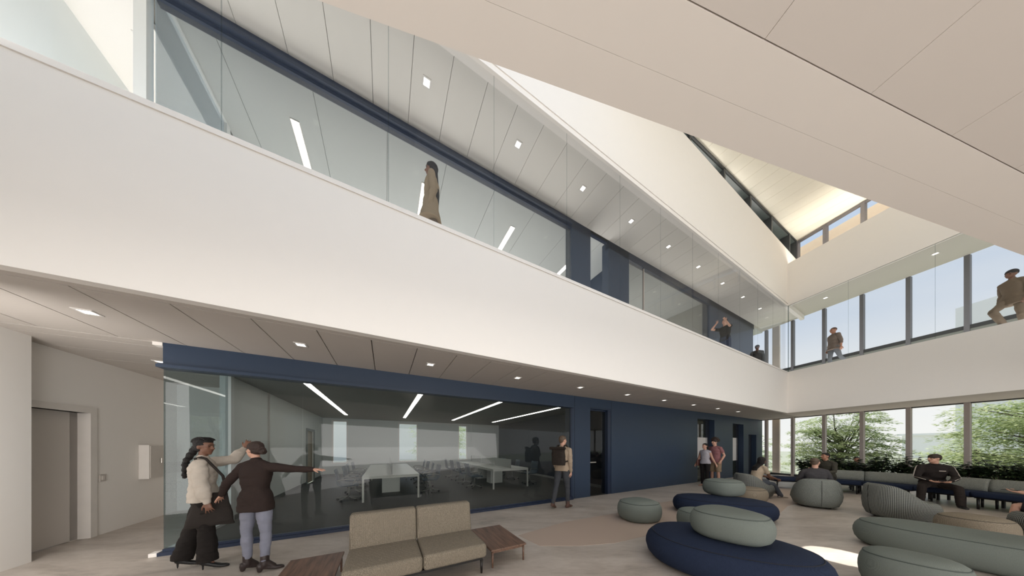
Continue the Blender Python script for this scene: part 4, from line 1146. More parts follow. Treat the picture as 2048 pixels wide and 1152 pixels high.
def nrm(v): return Vector(v).normalized()
def finger(bm, base, d, curlax, L, r, curl):
    p = [base]; dd = Vector(d)
    seg = (0.45, 0.32, 0.23)
    for s in seg:
        dd = (Matrix.Rotation(curl, 3, curlax) @ dd)
        p.append(p[-1] + dd*(L*s))
    chain(bm, p, [r, r*0.93, r*0.85, r*0.7], 8)
def hand(bm, wrist, d, palm_n, side, k=1.0, curl=0.35, spread=0.10, thumb_out=0.75):
    """d along the hand, palm_n out of the palm; side +1: thumb on +cross side"""
    d = nrm(d); pn = (Vector(palm_n) - d*Vector(palm_n).dot(d)).normalized(); w = d.cross(pn)*side
    # palm
    loft(bm, [(wrist - d*0.01*k, w, pn, 0.026*k, 0.020*k), (wrist + d*0.03*k, w, pn, 0.036*k, 0.017*k), (wrist + d*0.085*k, w, pn, 0.041*k, 0.013*k), (wrist + d*0.095*k, w, pn, 0.038*k, 0.010*k)], 16, 2.6)
    ax = w if True else w
    cax = pn.cross(d)
    # curl rotates d towards palm normal
    rot_ax = d.cross(pn)
    for i, (o, L) in enumerate(((0.030, 0.072), (0.010, 0.082), (-0.010, 0.076), (-0.029, 0.060))):
        dd = (d + w*(spread*(1.5-i)*0.9)).normalized()
        finger(bm, wrist + d*0.086*k + w*o*k, dd, rot_ax, L*k, 0.0088*k, curl*(0.8+0.12*i))
    tb = wrist + d*0.028*k + w*0.030*k
    td = (d*0.65 + w*thumb_out + pn*0.25).normalized()
    p1 = tb + td*0.035*k; td2 = (td + d*0.45 - w*0.15).normalized(); p2 = p1 + td2*0.032*k; p3 = p2 + (td2 + pn*0.15 + d*0.2).normalized()*0.024*k
    chain(bm, [tb, p1, p2, p3], [0.014*k, 0.0115*k, 0.010*k, 0.008*k], 8)

def person(label, loc, fwd, H=1.72, z=0.0, sex='m', build=1.0, skin=None, pose=None, wear=None, hair='short', hair_m=None, vox=0.009, seed=1, detail=True, group=None):
    """local axes: +y the way the body faces, +x its right hand"""
    P = dict(lean=0.0, side=0.0, twist=0.0, hyaw=0.0, hpitch=0.0, hroll=0.0,
             armR=((0.12,0,-1),(0.06,0.18,-1)), armL=((-0.12,0,-1),(-0.06,0.18,-1)),
             handR=None, handL=None, palmR=None, palmL=None, curl=0.35, spread=0.1,
             legR=((0.03,0.0,-1),(0.0,0.0,-1)), legL=((-0.03,0.0,-1),(0.0,0.0,-1)), toeR=0.12, toeL=-0.12, heel=0.0, footR=0.0, footL=0.0)
    P.update(pose or {})
    W = dict(top='shirt', top_m=None, sleeve='long', hem=0.06, flare=0.0, leg='slim', leg_m=None, shoe_m=None, shoe='shoe', collar=False)
    W.update(wear or {})
    k = H/1.75
    skin = skin or skin_l; hair_m = hair_m or hair_bk
    sh_w = (0.185 if sex == 'm' else 0.165)*k; hip_w = 0.095*k
    X = V(1,0,0); Y = V(0,1,0); Z = V(0,0,1)
    # legs
    def leg(dirs, sgn):
        hip = V(sgn*hip_w*0.95, 0, -0.01*k)
        kn = hip + nrm(dirs[0])*0.435*k
        an = kn + nrm(dirs[1])*0.405*k
        return hip, kn, an
    hR, kR, aR = leg(P['legR'], 1); hL, kL, aL = leg(P['legL'], -1)
    sole = 0.075*k + P['heel']
    lift = -(min(aR.z, aL.z)) + sole
    up = V(0,0,lift)
    hR, kR, aR, hL, kL, aL = [p+up for p in (hR, kR, aR, hL, kL, aL)]
    pel = V(0,0,lift)
    # spine
    tz = (Matrix.Rotation(-P['lean'], 3, 'X') @ Matrix.Rotation(P['side'], 3, 'Y') @ Z).normalized()
    def sp(t):   # 0 pelvis .. 1 neck base, bending upward
        f = min(1.0, t*1.15)
        dirv = Z.lerp(tz, min(1, 0.35+0.65*f)).normalized()
        return pel + dirv*(0.53*k*t)
    def xd(t):
        a = P['twist']*t
        return (Matrix.Rotation(a, 3, 'Z') @ X)
    def yd(t):
        x = xd(t); zz = (sp(min(1,t+.05))-sp(max(0,t-.05))).normalized()
        return zz.cross(x).normalized()
    m = sex == 'm'
    secs = [(-0.12,0.10,0.09),(-0.02,0.158 if m else 0.172,0.112),(0.10,0.158 if m else 0.17,0.115),(0.32,0.138 if m else 0.122,0.095),(0.55,0.155 if m else 0.138,0.108),(0.75,0.172 if m else 0.15,0.112),(0.90,0.150 if m else 0.135,0.082),(0.985,0.08,0.06)]
    def torso(bm, e=0.0, t0=-9, t1=9, flare=0.0, ext=None):
        rr = []
        for t, a, b in secs:
            if t < t0 or t > t1: continue
            rr.append((sp(t), xd(t), yd(t), (a*build)*k+e, (b*(build if build > 1 else 1))*k+e))
        if ext is not None:
            c0 = sp(t0); dn = -Z.lerp(tz, 0.35).normalized()
            a, b = ext[1], ext[2]
            rr.insert(0, (c0 + dn*ext[0]*k, xd(0), yd(0), a*k, b*k))
        loft(bm, rr)
    neck = sp(1.0); chest = sp(0.9)
    shR = chest + xd(1)*sh_w - tz*0.01*k; shL = chest - xd(1)*sh_w - tz*0.01*k
    def arm(dirs, s):
        u = nrm(dirs[0]); f = nrm(dirs[1])
        e = s + u*0.285*k; w = e + f*0.25*k
        return s, e, w, f
    sR, eR, wR, fR = arm(P['armR'], shR); sL, eL, wL, fL = arm(P['armL'], shL)
    # head
    hz = (tz + V(0,0.25,0)*0 + Z*0.8).normalized()
    Rh = Matrix.Rotation(P['twist']+P['hyaw'], 3, 'Z') @ Matrix.Rotation(-P['hpitch'], 3, 'X') @ Matrix.Rotation(P['hroll'], 3, 'Y')
    hx, hy, hzz = Rh @ X, Rh @ Y, Rh @ Z
    hc = neck + (tz*0.5+Z*0.5).normalized()*0.175*k + hy*0.025*k
    q = 1.04*k
    MH = frame_rot(hx, hy, hzz)
    def hp(x, y, z_): return hc + hx*(x*q) + hy*(y*q) + hzz*(z_*q)
    def hball(bm, x, y, z_, r, sub=3): ball(bm, hp(x,y,z_), tuple(v*q for v in r), MH, sub)
    # ---- body
    bm = BM()
    torso(bm, -0.010)
    cone(bm, neck - tz*0.04*k, hp(0,-0.012,-0.06), (0.058 if m else 0.048)*k, (0.055 if m else 0.046)*k)
    chain(bm, [chest + xd(1)*0.05*k + tz*0.03*k, sR], [0.048*k, 0.048*k]); chain(bm, [chest - xd(1)*0.05*k + tz*0.03*k, sL], [0.048*k, 0.048*k])
    for s, e, w_ in ((sR,eR,wR),(sL,eL,wL)):
        chain(bm, [s, s.lerp(e,.4), e], [0.046*k, 0.044*k, 0.035*k]); chain(bm, [e, e.lerp(w_,.3), w_], [0.036*k, 0.039*k, 0.025*k])
    for h_, kn, an, foot in ((hR,kR,aR,'R'),(hL,kL,aL,'L')):
        chain(bm, [h_, h_.lerp(kn,.35), kn], [0.078*k, 0.070*k, 0.048*k]); chain(bm, [kn, kn.lerp(an,.3), an], [0.047*k, 0.050*k, 0.031*k])
    # head
    hball(bm, 0, -0.012, 0.022, (0.074, 0.090, 0.088))
    hball(bm, 0, 0.018, -0.035, (0.060, 0.066, 0.070))
    hball(bm, 0, 0.030, -0.068, (0.044, 0.048, 0.036))
    hball(bm, 0, 0.060, -0.090, (0.022, 0.018, 0.017), 2)
    hball(bm, 0, 0.066, 0.030, (0.045, 0.014, 0.012), 2)       # brow
    for s_ in (-1, 1): hball(bm, s_*0.036, 0.058, -0.018, (0.022,0.018,0.016), 2)  # cheeks
    cone(bm, hp(0,0.076,0.014), hp(0,0.099,-0.020), 0.008*q, 0.0125*q, 8)         # nose
    hball(bm, 0, 0.082, -0.024, (0.017,0.012,0.009), 2)
    for s_ in (-1, 1): hball(bm, s_*0.073, -0.012, -0.008, (0.010,0.020,0.030), 2)  # ears
    # hands
    pR = P['palmR'] or (-1,0,0); pL = P['palmL'] or (1,0,0)
    hand(bm, wR, P['handR'] or fR, pR, -1, k*(1.0 if m else 0.93), P['curl'], P['spread'])
    hand(bm, wL, P['handL'] or fL, pL, 1, k*(1.0 if m else 0.93), P['curl'], P['spread'])
    # bare feet kernel
    feet = []
    for an, toe, tilt in ((aR, P['toeR'], P['footR']), (aL, P['toeL'], P['footL'])):
        fd = (Matrix.Rotation(-toe, 3, 'Z') @ Y); fd = (fd*math.cos(tilt) - Z*math.sin(tilt)).normalized()
        feet.append((an, fd, tilt))
        cone(bm, an, an + fd*0.05*k - Z*(0.042*k+P['heel']*0.4), 0.028*k, 0.016*k)
    body = remesh('person', bm, skin, None, min(vox, 0.0075) if detail else vox, 2)
    body.location = (loc[0], loc[1], z); body.rotation_euler = (0, 0, math.atan2(fwd[1], fwd[0]) - PI/2)
    tag(body, label, 'person', group)
    # ---- shoes
    for an, fd, tilt in feet:
        bm = BM(); base = an - Z*(0.045*k+P['heel']*0)
        side = fd.cross(Z).normalized(); upf = side.cross(fd).normalized()
        L_ = 0.235*k; hl = P['heel']
        heelp = an - fd*0.045*k; 
        def fp(t, zt): return an + fd*((t*L_)-0.055*k) + upf*0 + V(0,0,zt)
        zs = -(0.072*k)
        pts = [(0.0, 0.030, 0.034), (0.2, 0.036, 0.040), (0.45, 0.034, 0.033), (0.7, 0.042, 0.026), (0.9, 0.036, 0.020), (1.0, 0.018, 0.012)]
        rr = []
        for t, wv, hv in pts:
            drop = -hl*min(1, t/0.6)
            c = an + fd*(t*0.27*k-0.07*k) + V(0,0, zs + hv*k + drop)
            rr.append((c, side, upf, wv*k, hv*k))
        loft(bm, rr, 18, 2.5)
        if W['shoe'] == 'boot': chain(bm, [an + fd*0.01, an + fd*0.085*k - V(0,0,0.035*k+hl*0.7)], [0.042*k, 0.036*k]); chain(bm, [an - V(0,0,0.03*k), an + (Vector((kR if an is aR else kL)) - an).normalized()*0.09*k], [0.048*k, 0.047*k])
        elif W['shoe'] == 'shoe': chain(bm, [an - V(0,0,0.03*k), an + V(0,0,0.005)], [0.043*k, 0.040*k])
        if hl > 0.0: 
            hb = an - fd*0.045*k + V(0,0,zs+0.02*k); hr = (0.007 if hl > 0.06 else 0.026)
            chain(bm, [hb, V(hb.x, hb.y, an.z+zs-hl+hr)], [hr*1.8 if hl > 0.06 else 0.032, hr], 10)
        remesh('shoe', bm, W['shoe_m'] or black_m, body, 0.006 if detail else vox, 2)
    # ---- trousers
    if W['leg'] != 'none':
        bm = BM()
        torso(bm, 0.010, -0.2, 0.22)
        for h_, kn, an in ((hR,kR,aR),(hL,kL,aL)):
            dn = (an-kn).normalized()
            if W['leg'] == 'slim':
                chain(bm, [h_, h_.lerp(kn,.35), kn], [0.096*k, 0.086*k, 0.060*k]); chain(bm, [kn, kn.lerp(an,.3), kn.lerp(an,.97)], [0.059*k, 0.062*k, 0.043*k])
            elif W['leg'] == 'straight':
                chain(bm, [h_, h_.lerp(kn,.35), kn], [0.100*k, 0.092*k, 0.072*k]); chain(bm, [kn, kn.lerp(an,.35), kn.lerp(an,1.0)], [0.071*k, 0.070*k, 0.062*k])
            elif W['leg'] == 'wide':
                chain(bm, [h_, h_.lerp(kn,.35), kn], [0.098*k, 0.096*k, 0.082*k]); tube(bm, kn, kn.lerp(an,1.10), 0.082*k, 0.102*k, 20); ball(bm, kn, 0.082*k)
            elif W['leg'] == 'shorts':
                chain(bm, [h_, h_.lerp(kn,.35)], [0.102*k, 0.100*k]); tube(bm, h_.lerp(kn,.35), h_.lerp(kn,.92), 0.100*k, 0.092*k, 18)
        remesh('trousers' if W['leg'] != 'shorts' else 'shorts', bm, W['leg_m'] or black_m, body, vox, 2, wr=0.007*(1 if W['leg'] != 'wide' else 1.3), wsc=8, seed=seed)
    # ---- top
    bm = BM()
    hem = W['hem']; fl = W['flare']
    t_lo = -0.02 if hem <= 0.3 else -0.02
    aa, bb = (0.158 if m else 0.172)*build, 0.112*max(1, build)
    if W['top'] == 'crop': torso(bm, 0.014, 0.30, 1.0)
    else: torso(bm, 0.019 if W['top'] != 'tee' else 0.014, -0.02, 1.0, ext=(hem, aa+0.022+fl, bb+0.022+fl))
    ee = 0.0 if W['top'] in ('tee','crop') else 0.006
    for s_ in (1, -1):
        s, e, w_ = (sR,eR,wR) if s_ == 1 else (sL,eL,wL)
        cone(bm, chest + xd(1)*s_*0.05*k + tz*0.030*k, s, 0.058*k+ee, 0.058*k+ee)
        if W['sleeve'] == 'long':
            chain(bm, [s, s.lerp(e,.4), e], [0.059*k+ee, 0.055*k+ee, 0.047*k+ee]); chain(bm, [e, e.lerp(w_,.3), e.lerp(w_,.95)], [0.046*k+ee, 0.046*k+ee, 0.034*k+ee*.5])
        elif W['sleeve'] == 'puff':
            chain(bm, [s, s.lerp(e,.5), e], [0.066*k, 0.078*k, 0.072*k]); chain(bm, [e, e.lerp(w_,.5), e.lerp(w_,.88)], [0.072*k, 0.070*k, 0.042*k]); cone(bm, e.lerp(w_,.86), e.lerp(w_,.97), 0.038*k, 0.036*k)
        elif W['sleeve'] == 'roll':
            chain(bm, [s, s.lerp(e,.4), e, e.lerp(w_,.35)], [0.063*k+ee, 0.060*k+ee, 0.052*k+ee, 0.052*k+ee])
        elif W['sleeve'] == 'short':
            cone(bm, s, s.lerp(e,.3), 0.062*k, 0.060*k); tube(bm, s.lerp(e,.3), s.lerp(e,.62), 0.060*k, 0.060*k, 16)
    if W['collar']:
        cone(bm, neck - tz*0.03*k, neck + tz*0.030*k, 0.070*k, 0.060*k)
    else:
        cone(bm, neck - tz*0.05*k, neck - tz*0.012*k, 0.075*k, 0.062*k)
    remesh(W.get('top_name', 'shirt'), bm, W['top_m'] or black_m, body, vox, 2, wr=W.get('wr', 0.009), wsc=7, seed=seed+5)
    # ---- hair
    bm = BM()
    if hair in ('short', 'fade'):
        hball(bm, 0, -0.022, 0.038, (0.079, 0.090, 0.080)); hball(bm, 0, 0.026, 0.070, (0.056,0.044,0.034)); hball(bm, 0, -0.055, -0.01, (0.062,0.048,0.05))
    elif hair == 'cap':
        hball(bm, 0, -0.014, 0.040, (0.083, 0.098, 0.080)); hball(bm, 0, 0.034, 0.064, (0.062,0.042,0.030)); hball(bm, 0, -0.055, 0.0, (0.068,0.05,0.06))
    elif hair == 'beanie':
        hball(bm, 0, -0.020, 0.045, (0.086, 0.100, 0.090)); hball(bm, 0, -0.03, 0.02, (0.084,0.085,0.05))
    elif hair == 'bald':
        hball(bm, 0, -0.016, 0.030, (0.0755, 0.0905, 0.084))
    elif hair == 'bun':
        hball(bm, 0, -0.022, 0.036, (0.082, 0.092, 0.084)); hball(bm, 0, -0.04, -0.008, (0.070,0.066,0.058)); hball(bm, 0, 0.034, 0.070, (0.054,0.034,0.027))
        hball(bm, 0.006, -0.128, -0.022, (0.044,0.040,0.040)); hball(bm, -0.010, -0.158, -0.012, (0.024,0.020,0.024)); hball(bm, 0.016, -0.142, -0.034, (0.022,0.022,0.018)); chain(bm, [hp(0.02,-0.09,0.03), hp(0.02,-0.13,0.012)], [0.02*q,0.018*q], 8)
    elif hair == 'tail':
        hball(bm, 0, -0.022, 0.036, (0.081, 0.091, 0.082)); hball(bm, 0, -0.03, -0.008, (0.076,0.068,0.055)); hball(bm, 0, 0.034, 0.070, (0.054,0.034,0.027))
        chain(bm, [hp(0,-0.10,0.01), hp(0.0,-0.14,-0.03), hp(0.01,-0.145,-0.13)], [0.035*k,0.045*k,0.028*k])
    elif hair == 'curly':
        rnd = random.Random(3)
        hball(bm, 0, -0.022, 0.05, (0.098, 0.105, 0.092))
        for i in range(60):
            th = rnd.uniform(0, 2*PI); ph = rnd.uniform(-0.25, 1.5)
            x_, y_, z_ = math.cos(th)*math.cos(ph), math.sin(th)*math.cos(ph), math.sin(ph)
            if y_ > 0.45 and z_ < 0.35: continue
            hball(bm, x_*0.116, -0.026+y_*0.118, 0.050+z_*0.108, (0.029,0.029,0.029), 1)
    elif hair == 'long':
        hball(bm, 0, -0.022, 0.034, (0.087, 0.097, 0.088)); hball(bm, 0, -0.035, -0.03, (0.088,0.075,0.08)); hball(bm, 0, 0.028, 0.07, (0.056,0.044,0.030))
        Lh = W.get('hair_len', 0.30)
        bk = sp(0.75) - yd(1)*0.14*k
        loft(bm, [(hp(0,-0.03,0.0), hx, hy, 0.088*q, 0.065*q), (hp(0,-0.055,-0.10), hx, hy, 0.098*q, 0.052*q), (hc - tz*(0.13+Lh*0.45)*k - yd(1)*0.115*k, hx, hy, 0.098*q, 0.045*q), (hc - tz*(0.13+Lh)*k - yd(1)*0.125*k, hx, hy, 0.075*q, 0.03*q)])
    elif hair == 'braid':
        hball(bm, 0, -0.028, 0.036, (0.083, 0.092, 0.085)); hball(bm, 0, -0.04, -0.012, (0.078,0.072,0.065)); hball(bm, 0, 0.034, 0.070, (0.054,0.034,0.027))
        st = hp(0,-0.105,-0.03); en = sp(0.55) - yd(1)*0.155*k + xd(1)*0.02*k; md = sp(0.92) - yd(1)*0.15*k
        for i in range(13):
            t = i/12; c = st.lerp(md, t*2) if t < .5 else md.lerp(en, t*2-1)
            r_ = (0.05-0.022*t)*k
            ball(bm, c + xd(1)*(0.018*k*(1 if i % 2 else -1)), (r_, r_*0.85, r_*1.0), sub=2)
        # braided ridges over the crown
        for a in range(-3, 4):
            pts = [hp(0.022*a*(1.0-0.3*(j/7)), -0.022+0.095*math.cos(0.80+j*0.30), 0.036+0.085*math.sin(0.80+j*0.30)) for j in range(8)]
            chain(bm, pts, [0.010*k]*8, 6)
    hvox = 0.006 if detail else vox
    ho = remesh('hair' if hair != 'beanie' else 'beanie', bm, hair_m, body, hvox, 1, wr=0.004 if hair not in ('bald','beanie','curly') else 0.001, wsc=28, seed=seed)
    # ---- face
    for s_ in (-1, 1):
        bm = BM(); ball(bm, hp(s_*0.030, 0.0705, 0.006), (0.011*q, 0.006*q, 0.0055*q), MH, 2); obj('eye', bm, eye_m, body)
        bm = BM(); path(bm, [hp(s_*0.014,0.081,0.026), hp(s_*0.030,0.080,0.031), hp(s_*0.046,0.070,0.026)], [0.003*q,0.0035*q,0.0025*q], 6); obj('eyebrow', bm, hair_m if hair != 'beanie' else hair_bk, body)
    bm = BM(); ball(bm, hp(0, 0.0765, -0.055), (0.021*q, 0.009*q, 0.0065*q), MH, 2); obj('lips', bm, lip_d if skin is skin_d else lip_l, body)
    J = dict(body=body, sp=sp, xd=xd, yd=yd, neck=neck, chest=chest, wR=wR, wL=wL, eR=eR, eL=eL, sR=sR, sL=sL, hc=hc, hp=hp, k=k, tz=tz, q=q, MH=MH, kR=kR, kL=kL, aR=aR, aL=aL, pel=pel, hips=(hR,hL))
    return J
def attach(J, name, bm, mat, vox=0.007, sm=1, wr=0.0): return remesh(name, bm, mat, J['body'], vox, sm, wr=wr)
def held(J, o):   # a thing held by a person but standing at top level: same transform as the person
    b = J['body']; o.parent = None; o.location = b.location; o.rotation_euler = b.rotation_euler; return o

def cloth(name, col, **kw): return pbr(name, col, kw.pop('rough', 0.85), var=kw.pop('var', 0.08), scale=kw.pop('scale', 30), bump=0.25, bscale=kw.pop('bscale', 220), spec=0.2, **kw)
# --- woman with braids and tote
J = person('person with long dark braid, cream blouse and dark tote bag, raising one arm', (-3.93, 3.04), (0.74, 0.67), 1.58, sex='f', skin=skin_d, hair='braid',
  pose=dict(armL=((-0.42,0.78,0.10),(-0.60,0.42,0.80)), palmL=(-0.8,0.3,-0.4), handL=(-0.15,0.35,0.95), armR=((0.30,0.10,-1),(0.10,0.22,-1)), palmR=(-1,0.2,0), hyaw=-0.55, hpitch=0.08, heel=0.075, legR=((0.05,0.12,-1),(0.02,0.03,-1)), legL=((-0.08,-0.26,-1),(-0.02,-0.22,-1)), spread=0.2, curl=0.18),
  wear=dict(top_m=cloth('cream_blouse', (196,186,174)), sleeve='puff', hem=0.05, collar=True, leg='wide', leg_m=cloth('black_trousers', (36,32,30)), shoe='pump', shoe_m=black_m, wr=0.014), seed=2, vox=0.009)
tote_m = cloth('tote_cloth', (52,47,44))
k = J['k']
bm = BM()
top = J['sR'] + V(0.075, 0, -0.30)*1.0
sx0 = J['sR'].x - 0.015
zt, zb_ = J['sR'].z - 0.36, J['sR'].z - 0.78
yc = J['sR'].y - 0.03
R = []
for x_, a_ in ((sx0-0.035, 0.0), (sx0+0.0, 1.0), (sx0+0.035, 0.0)):
    pass
yc += 0.12
loft(bm, [(V(sx0-0.01, yc, zt), V(1,0,0), V(0,1,0), 0.02, 0.13), (V(sx0, yc, zt-0.2), V(1,0,0), V(0,1,0), 0.045, 0.165), (V(sx0+0.005, yc-0.01, zb_+0.05), V(1,0,0), V(0,1,0), 0.045, 0.195), (V(sx0, yc-0.01, zb_), V(1,0,0), V(0,1,0), 0.025, 0.20)], 28, 3.0)
tote = remesh('tote_bag', bm, tote_m, None, 0.009, 2, wr=0.010, wsc=5)
held(J, tote); tag(tote, 'dark cloth tote bag hanging from the shoulder of the woman with the braid', 'bag')
bm = BM()
shp = J['sR'] + V(-0.02, 0, 0.075)
path(bm, [V(sx0, yc-0.12, zt+0.01), V(sx0-0.01, yc-0.08, zt+0.2), shp + V(0.01,-0.035,0.0), shp + V(0.0,0.01,0.006), shp+V(0.01,0.045,-0.01), V(sx0-0.01, yc+0.09, zt+0.2), V(sx0, yc+0.12, zt+0.01)], [0.014]*7, 8)
for v in bm.verts: pass
stp = obj('strap', bm, tote_m, tote)
# --- woman in blazer
person('person in dark brown blazer and pale jeans, hair in a bun, arm stretched out', (-3.18, 2.97), (-0.10, 1.0), 1.56, sex='f', build=1.0, skin=skin_l, hair='bun', hair_m=hair_br,
  pose=dict(armR=((0.97,0.12,-0.12),(0.99,0.15,-0.05)), palmR=(0,0.2,-1), armL=((-0.62,-0.12,-0.78),(-0.55,0.35,-0.62)), palmL=(0.3,0.3,-1), hyaw=1.3, hpitch=0.0, heel=0.05, legR=((0.10,-0.02,-1),(0.02,-0.08,-1)), legL=((-0.09,0.03,-1),(0.0,0.02,-1)), toeR=0.9, toeL=0.5, spread=0.25, curl=0.15),
  wear=dict(top_m=cloth('brown_blazer', (52,42,39)), top_name='blazer', sleeve='long', hem=0.13, flare=0.0, collar=True, leg='slim', leg_m=cloth('pale_jeans', (132,134,148), scale=8, var=0.15), shoe='boot', shoe_m=pbr('brown_boot', (52,42,40), 0.45)), seed=9)
# --- man with backpack
J = person('person in tan sweater carrying a dark roll top backpack, walking past the navy column', (1.27, 6.05), (0.60, 0.80), 1.82, skin=skin_l, hair='short', hair_m=hair_lt,
  pose=dict(armR=((0.10,-0.06,-1),(-0.05,0.28,-1)), armL=((-0.12,0.1,-1),(0.1,0.35,-1)), palmR=(-1,0,0), hyaw=-0.35, legR=((0.05,0.12,-1),(0.02,0.0,-1)), legL=((-0.04,-0.28,-1),(0.0,-0.42,-0.9)), footL=0.35),
  wear=dict(top_m=cloth('tan_sweater', (166,148,128)), top_name='sweater', sleeve='long', hem=0.02, collar=True, leg='slim', leg_m=cloth('charcoal_jeans', (66,68,72)), shoe='boot', shoe_m=pbr('brown_leather', (88,62,52), 0.5)), seed=4)
bp_m = cloth('backpack_cloth', (48,42,38))
bm = BM(); c0 = J['sp'](0.22) - V(0,0.20,0); c1 = J['sp'](0.92) - V(0,0.22,0)
loft(bm, [(c0, V(1,0,0), V(0,1,0), 0.155, 0.095), (c0.lerp(c1,.15), V(1,0,0), V(0,1,0), 0.165, 0.10), (c0.lerp(c1,.75), V(1,0,0), V(0,1,0), 0.16, 0.09), (c1, V(1,0,0), V(0,1,0), 0.17, 0.055), (c1+V(0,-0.03,0.05), V(1,0,0), V(0,1,0), 0.19, 0.035)], 24, 3.5)
chain(bm, [c1+V(-0.19,-0.05,0.03), c1+V(0.19,-0.05,0.03)], [0.034,0.034])
bpk = remesh('backpack', bm, bp_m, None, 0.009, 2, wr=0.008); held(J, bpk); tag(bpk, 'dark roll top backpack worn by the walking person in the tan sweater', 'backpack')
for s_ in (1, -1):
    bm = BM(); sh = J['sp'](0.97) + V(s_*0.095, 0, 0.035)
    path(bm, [c1+V(s_*0.09,0.05,-0.02), sh+V(0,-0.07,0.03), sh+V(0.01*s_,0.0,0.045), sh+V(0.03*s_,0.09,-0.03), J['sp'](0.6)+V(s_*0.15,0.13,0), J['sp'](0.42)+V(s_*0.19,0.02,0), c0.lerp(c1,.2)+V(s_*0.13,0.06,0)], [0.018]*7, 8); obj('strap', bm, bp_m, bpk)
# --- couple
J = person('person with a ponytail in grey top and black trousers beside the maroon shirt', (7.52, 9.30), (-0.93, -0.36), 1.66, sex='f', skin=skin_l, hair='tail', hair_m=hair_bk,
  pose=dict(armR=((0.30,-0.05,-1),(0.36,0.15,-0.9)), armL=((-0.15,-0.3,-0.9),(-0.25,-0.3,-0.8)), hyaw=-0.25, legR=((0.02,0.04,-1),(0,0,-1)), legL=((-0.03,0.10,-1),(0.02,-0.04,-1))),
  wear=dict(top='tee', top_m=cloth('grey_top', (176,172,178)), sleeve='none', hem=0.0, leg='slim', leg_m=cloth('black_slacks', (34,31,31)), shoe='pump', shoe_m=pbr('nude_shoe', (168,132,112), 0.5), top_name='top'), seed=6, vox=0.010)
bm = BM(); c0 = J['sR']+V(0.08,-0.02,-0.42)
loft(bm, [(c0+V(0,0,0.12), V(1,0,0), V(0,1,0), 0.03, 0.10), (c0, V(1,0,0), V(0,1,0), 0.06, 0.14), (c0-V(0,0,0.13), V(1,0,0), V(0,1,0), 0.04, 0.13)], 20, 2.6)
path(bm, [c0+V(0,-0.1,0.1), J['sR']+V(0.03,-0.04,0.05), J['sR']+V(0.0,0.03,0.06), c0+V(0,0.1,0.1)], [0.012]*4, 6)
hb = remesh('shoulder_bag', bm, pbr('maroon_leather', (92,58,50), 0.5), None, 0.01, 1); held(J, hb); tag(hb, 'brown shoulder bag carried by the person with a ponytail', 'bag')
person('person with curly hair in maroon tee and khaki shorts with an arm round a companion', (8.02, 9.42), (-0.97, -0.25), 1.84, build=1.05, skin=skin_l, hair='curly', hair_m=hair_br,
  pose=dict(armL=((-0.30,-0.25,-0.95),(0.0,0.62,-0.75)), armR=((0.3,-0.05,-0.95),(0.35,0.35,-0.6)), side=0.03, hyaw=-0.15, legR=((0.06,0.02,-1),(0,0,-1)), legL=((-0.06,0.06,-1),(0,-0.06,-1))),
  wear=dict(top='tee', top_m=cloth('maroon_tee', (150,104,106)), sleeve='short', hem=0.05, flare=0.006, leg='shorts', leg_m=cloth('khaki_shorts', (150,130,108)), shoe='shoe', shoe_m=pbr('tan_shoe', (120,96,78), 0.6), top_name='tee_shirt'), seed=7, vox=0.010)
# --- upper floor
person('person with very long dark hair in a brown coat walking along the upper gallery', (-1.40, 4.12), (-0.95, -0.25), 1.68, ZF2, sex='f', skin=skin_d, hair='long',
  pose=dict(armL=((-0.08,-0.10,-1),(-0.02,0.22,-1)), armR=((0.08,0.1,-1),(0.0,0.3,-1)), legR=((0.02,0.2,-1),(0,0,-1)), legL=((-0.02,-0.15,-1),(0,-0.3,-1)), lean=-0.05, hpitch=0.05),
  wear=dict(top_m=cloth('brown_coat', (150,134,112), scale=14, stretch=(1,1,4)), top_name='coat', sleeve='long', hem=0.30, flare=0.07, leg='wide', leg_m=cloth('taupe_trousers', (112,100,88)), shoe='shoe', hair_len=0.62), seed=12, vox=0.010)
person('person in dark tee on the upper gallery lifting both hands to the face', (8.22, 9.22), (-0.95, -0.30), 1.70, ZF2, skin=skin_l, hair='short', hair_m=hair_br,
  pose=dict(armR=((0.45,0.75,0.15),(-0.75,0.25,0.45)), armL=((-0.35,0.8,-0.25),(0.35,0.15,0.85)), palmR=(0,1,0.2), palmL=(0,1,0.2)),
  wear=dict(top='tee', top_m=cloth('black_tee', (44,42,42)), sleeve='short', hem=0.05, leg='shorts', leg_m=cloth('navy_shorts', (52,58,78)), shoe='shoe', top_name='tee_shirt'), seed=13, vox=0.011, detail=False)
person('small dark silhouette of a person at the far end of the upper gallery', (11.95, 11.65), (-0.5, -0.85), 1.72, ZF2, skin=skin_d, hair='cap',
  wear=dict(top_m=black_m, sleeve='long', leg='slim', leg_m=black_m), seed=14, vox=0.012, detail=False)
person('person with shaved head in brown jacket and grey trousers walking by the upper windows', (13.42, 9.98), (-0.85, 0.30), 1.76, ZF2, skin=skin_m, hair='bald', hair_m=pbr('hair_stubble', (88,66,56), 0.7),
  pose=dict(armR=((0.06,-0.08,-1),(0.02,0.30,-1)), armL=((-0.15,-0.2,-1),(-0.2,0.12,-1)), legR=((0.0,0.12,-1),(0,-0.12,-1)), legL=((0,-0.35,-1),(0,-0.65,-0.8)), footL=0.4, lean=-0.03),
  wear=dict(top_m=cloth('brown_jacket', (122,108,98)), top_name='jacket', sleeve='roll', hem=0.10, flare=0.03, collar=True, leg='slim', leg_m=cloth('grey_trousers', (108,112,116)), shoe='shoe'), seed=15, vox=0.010)
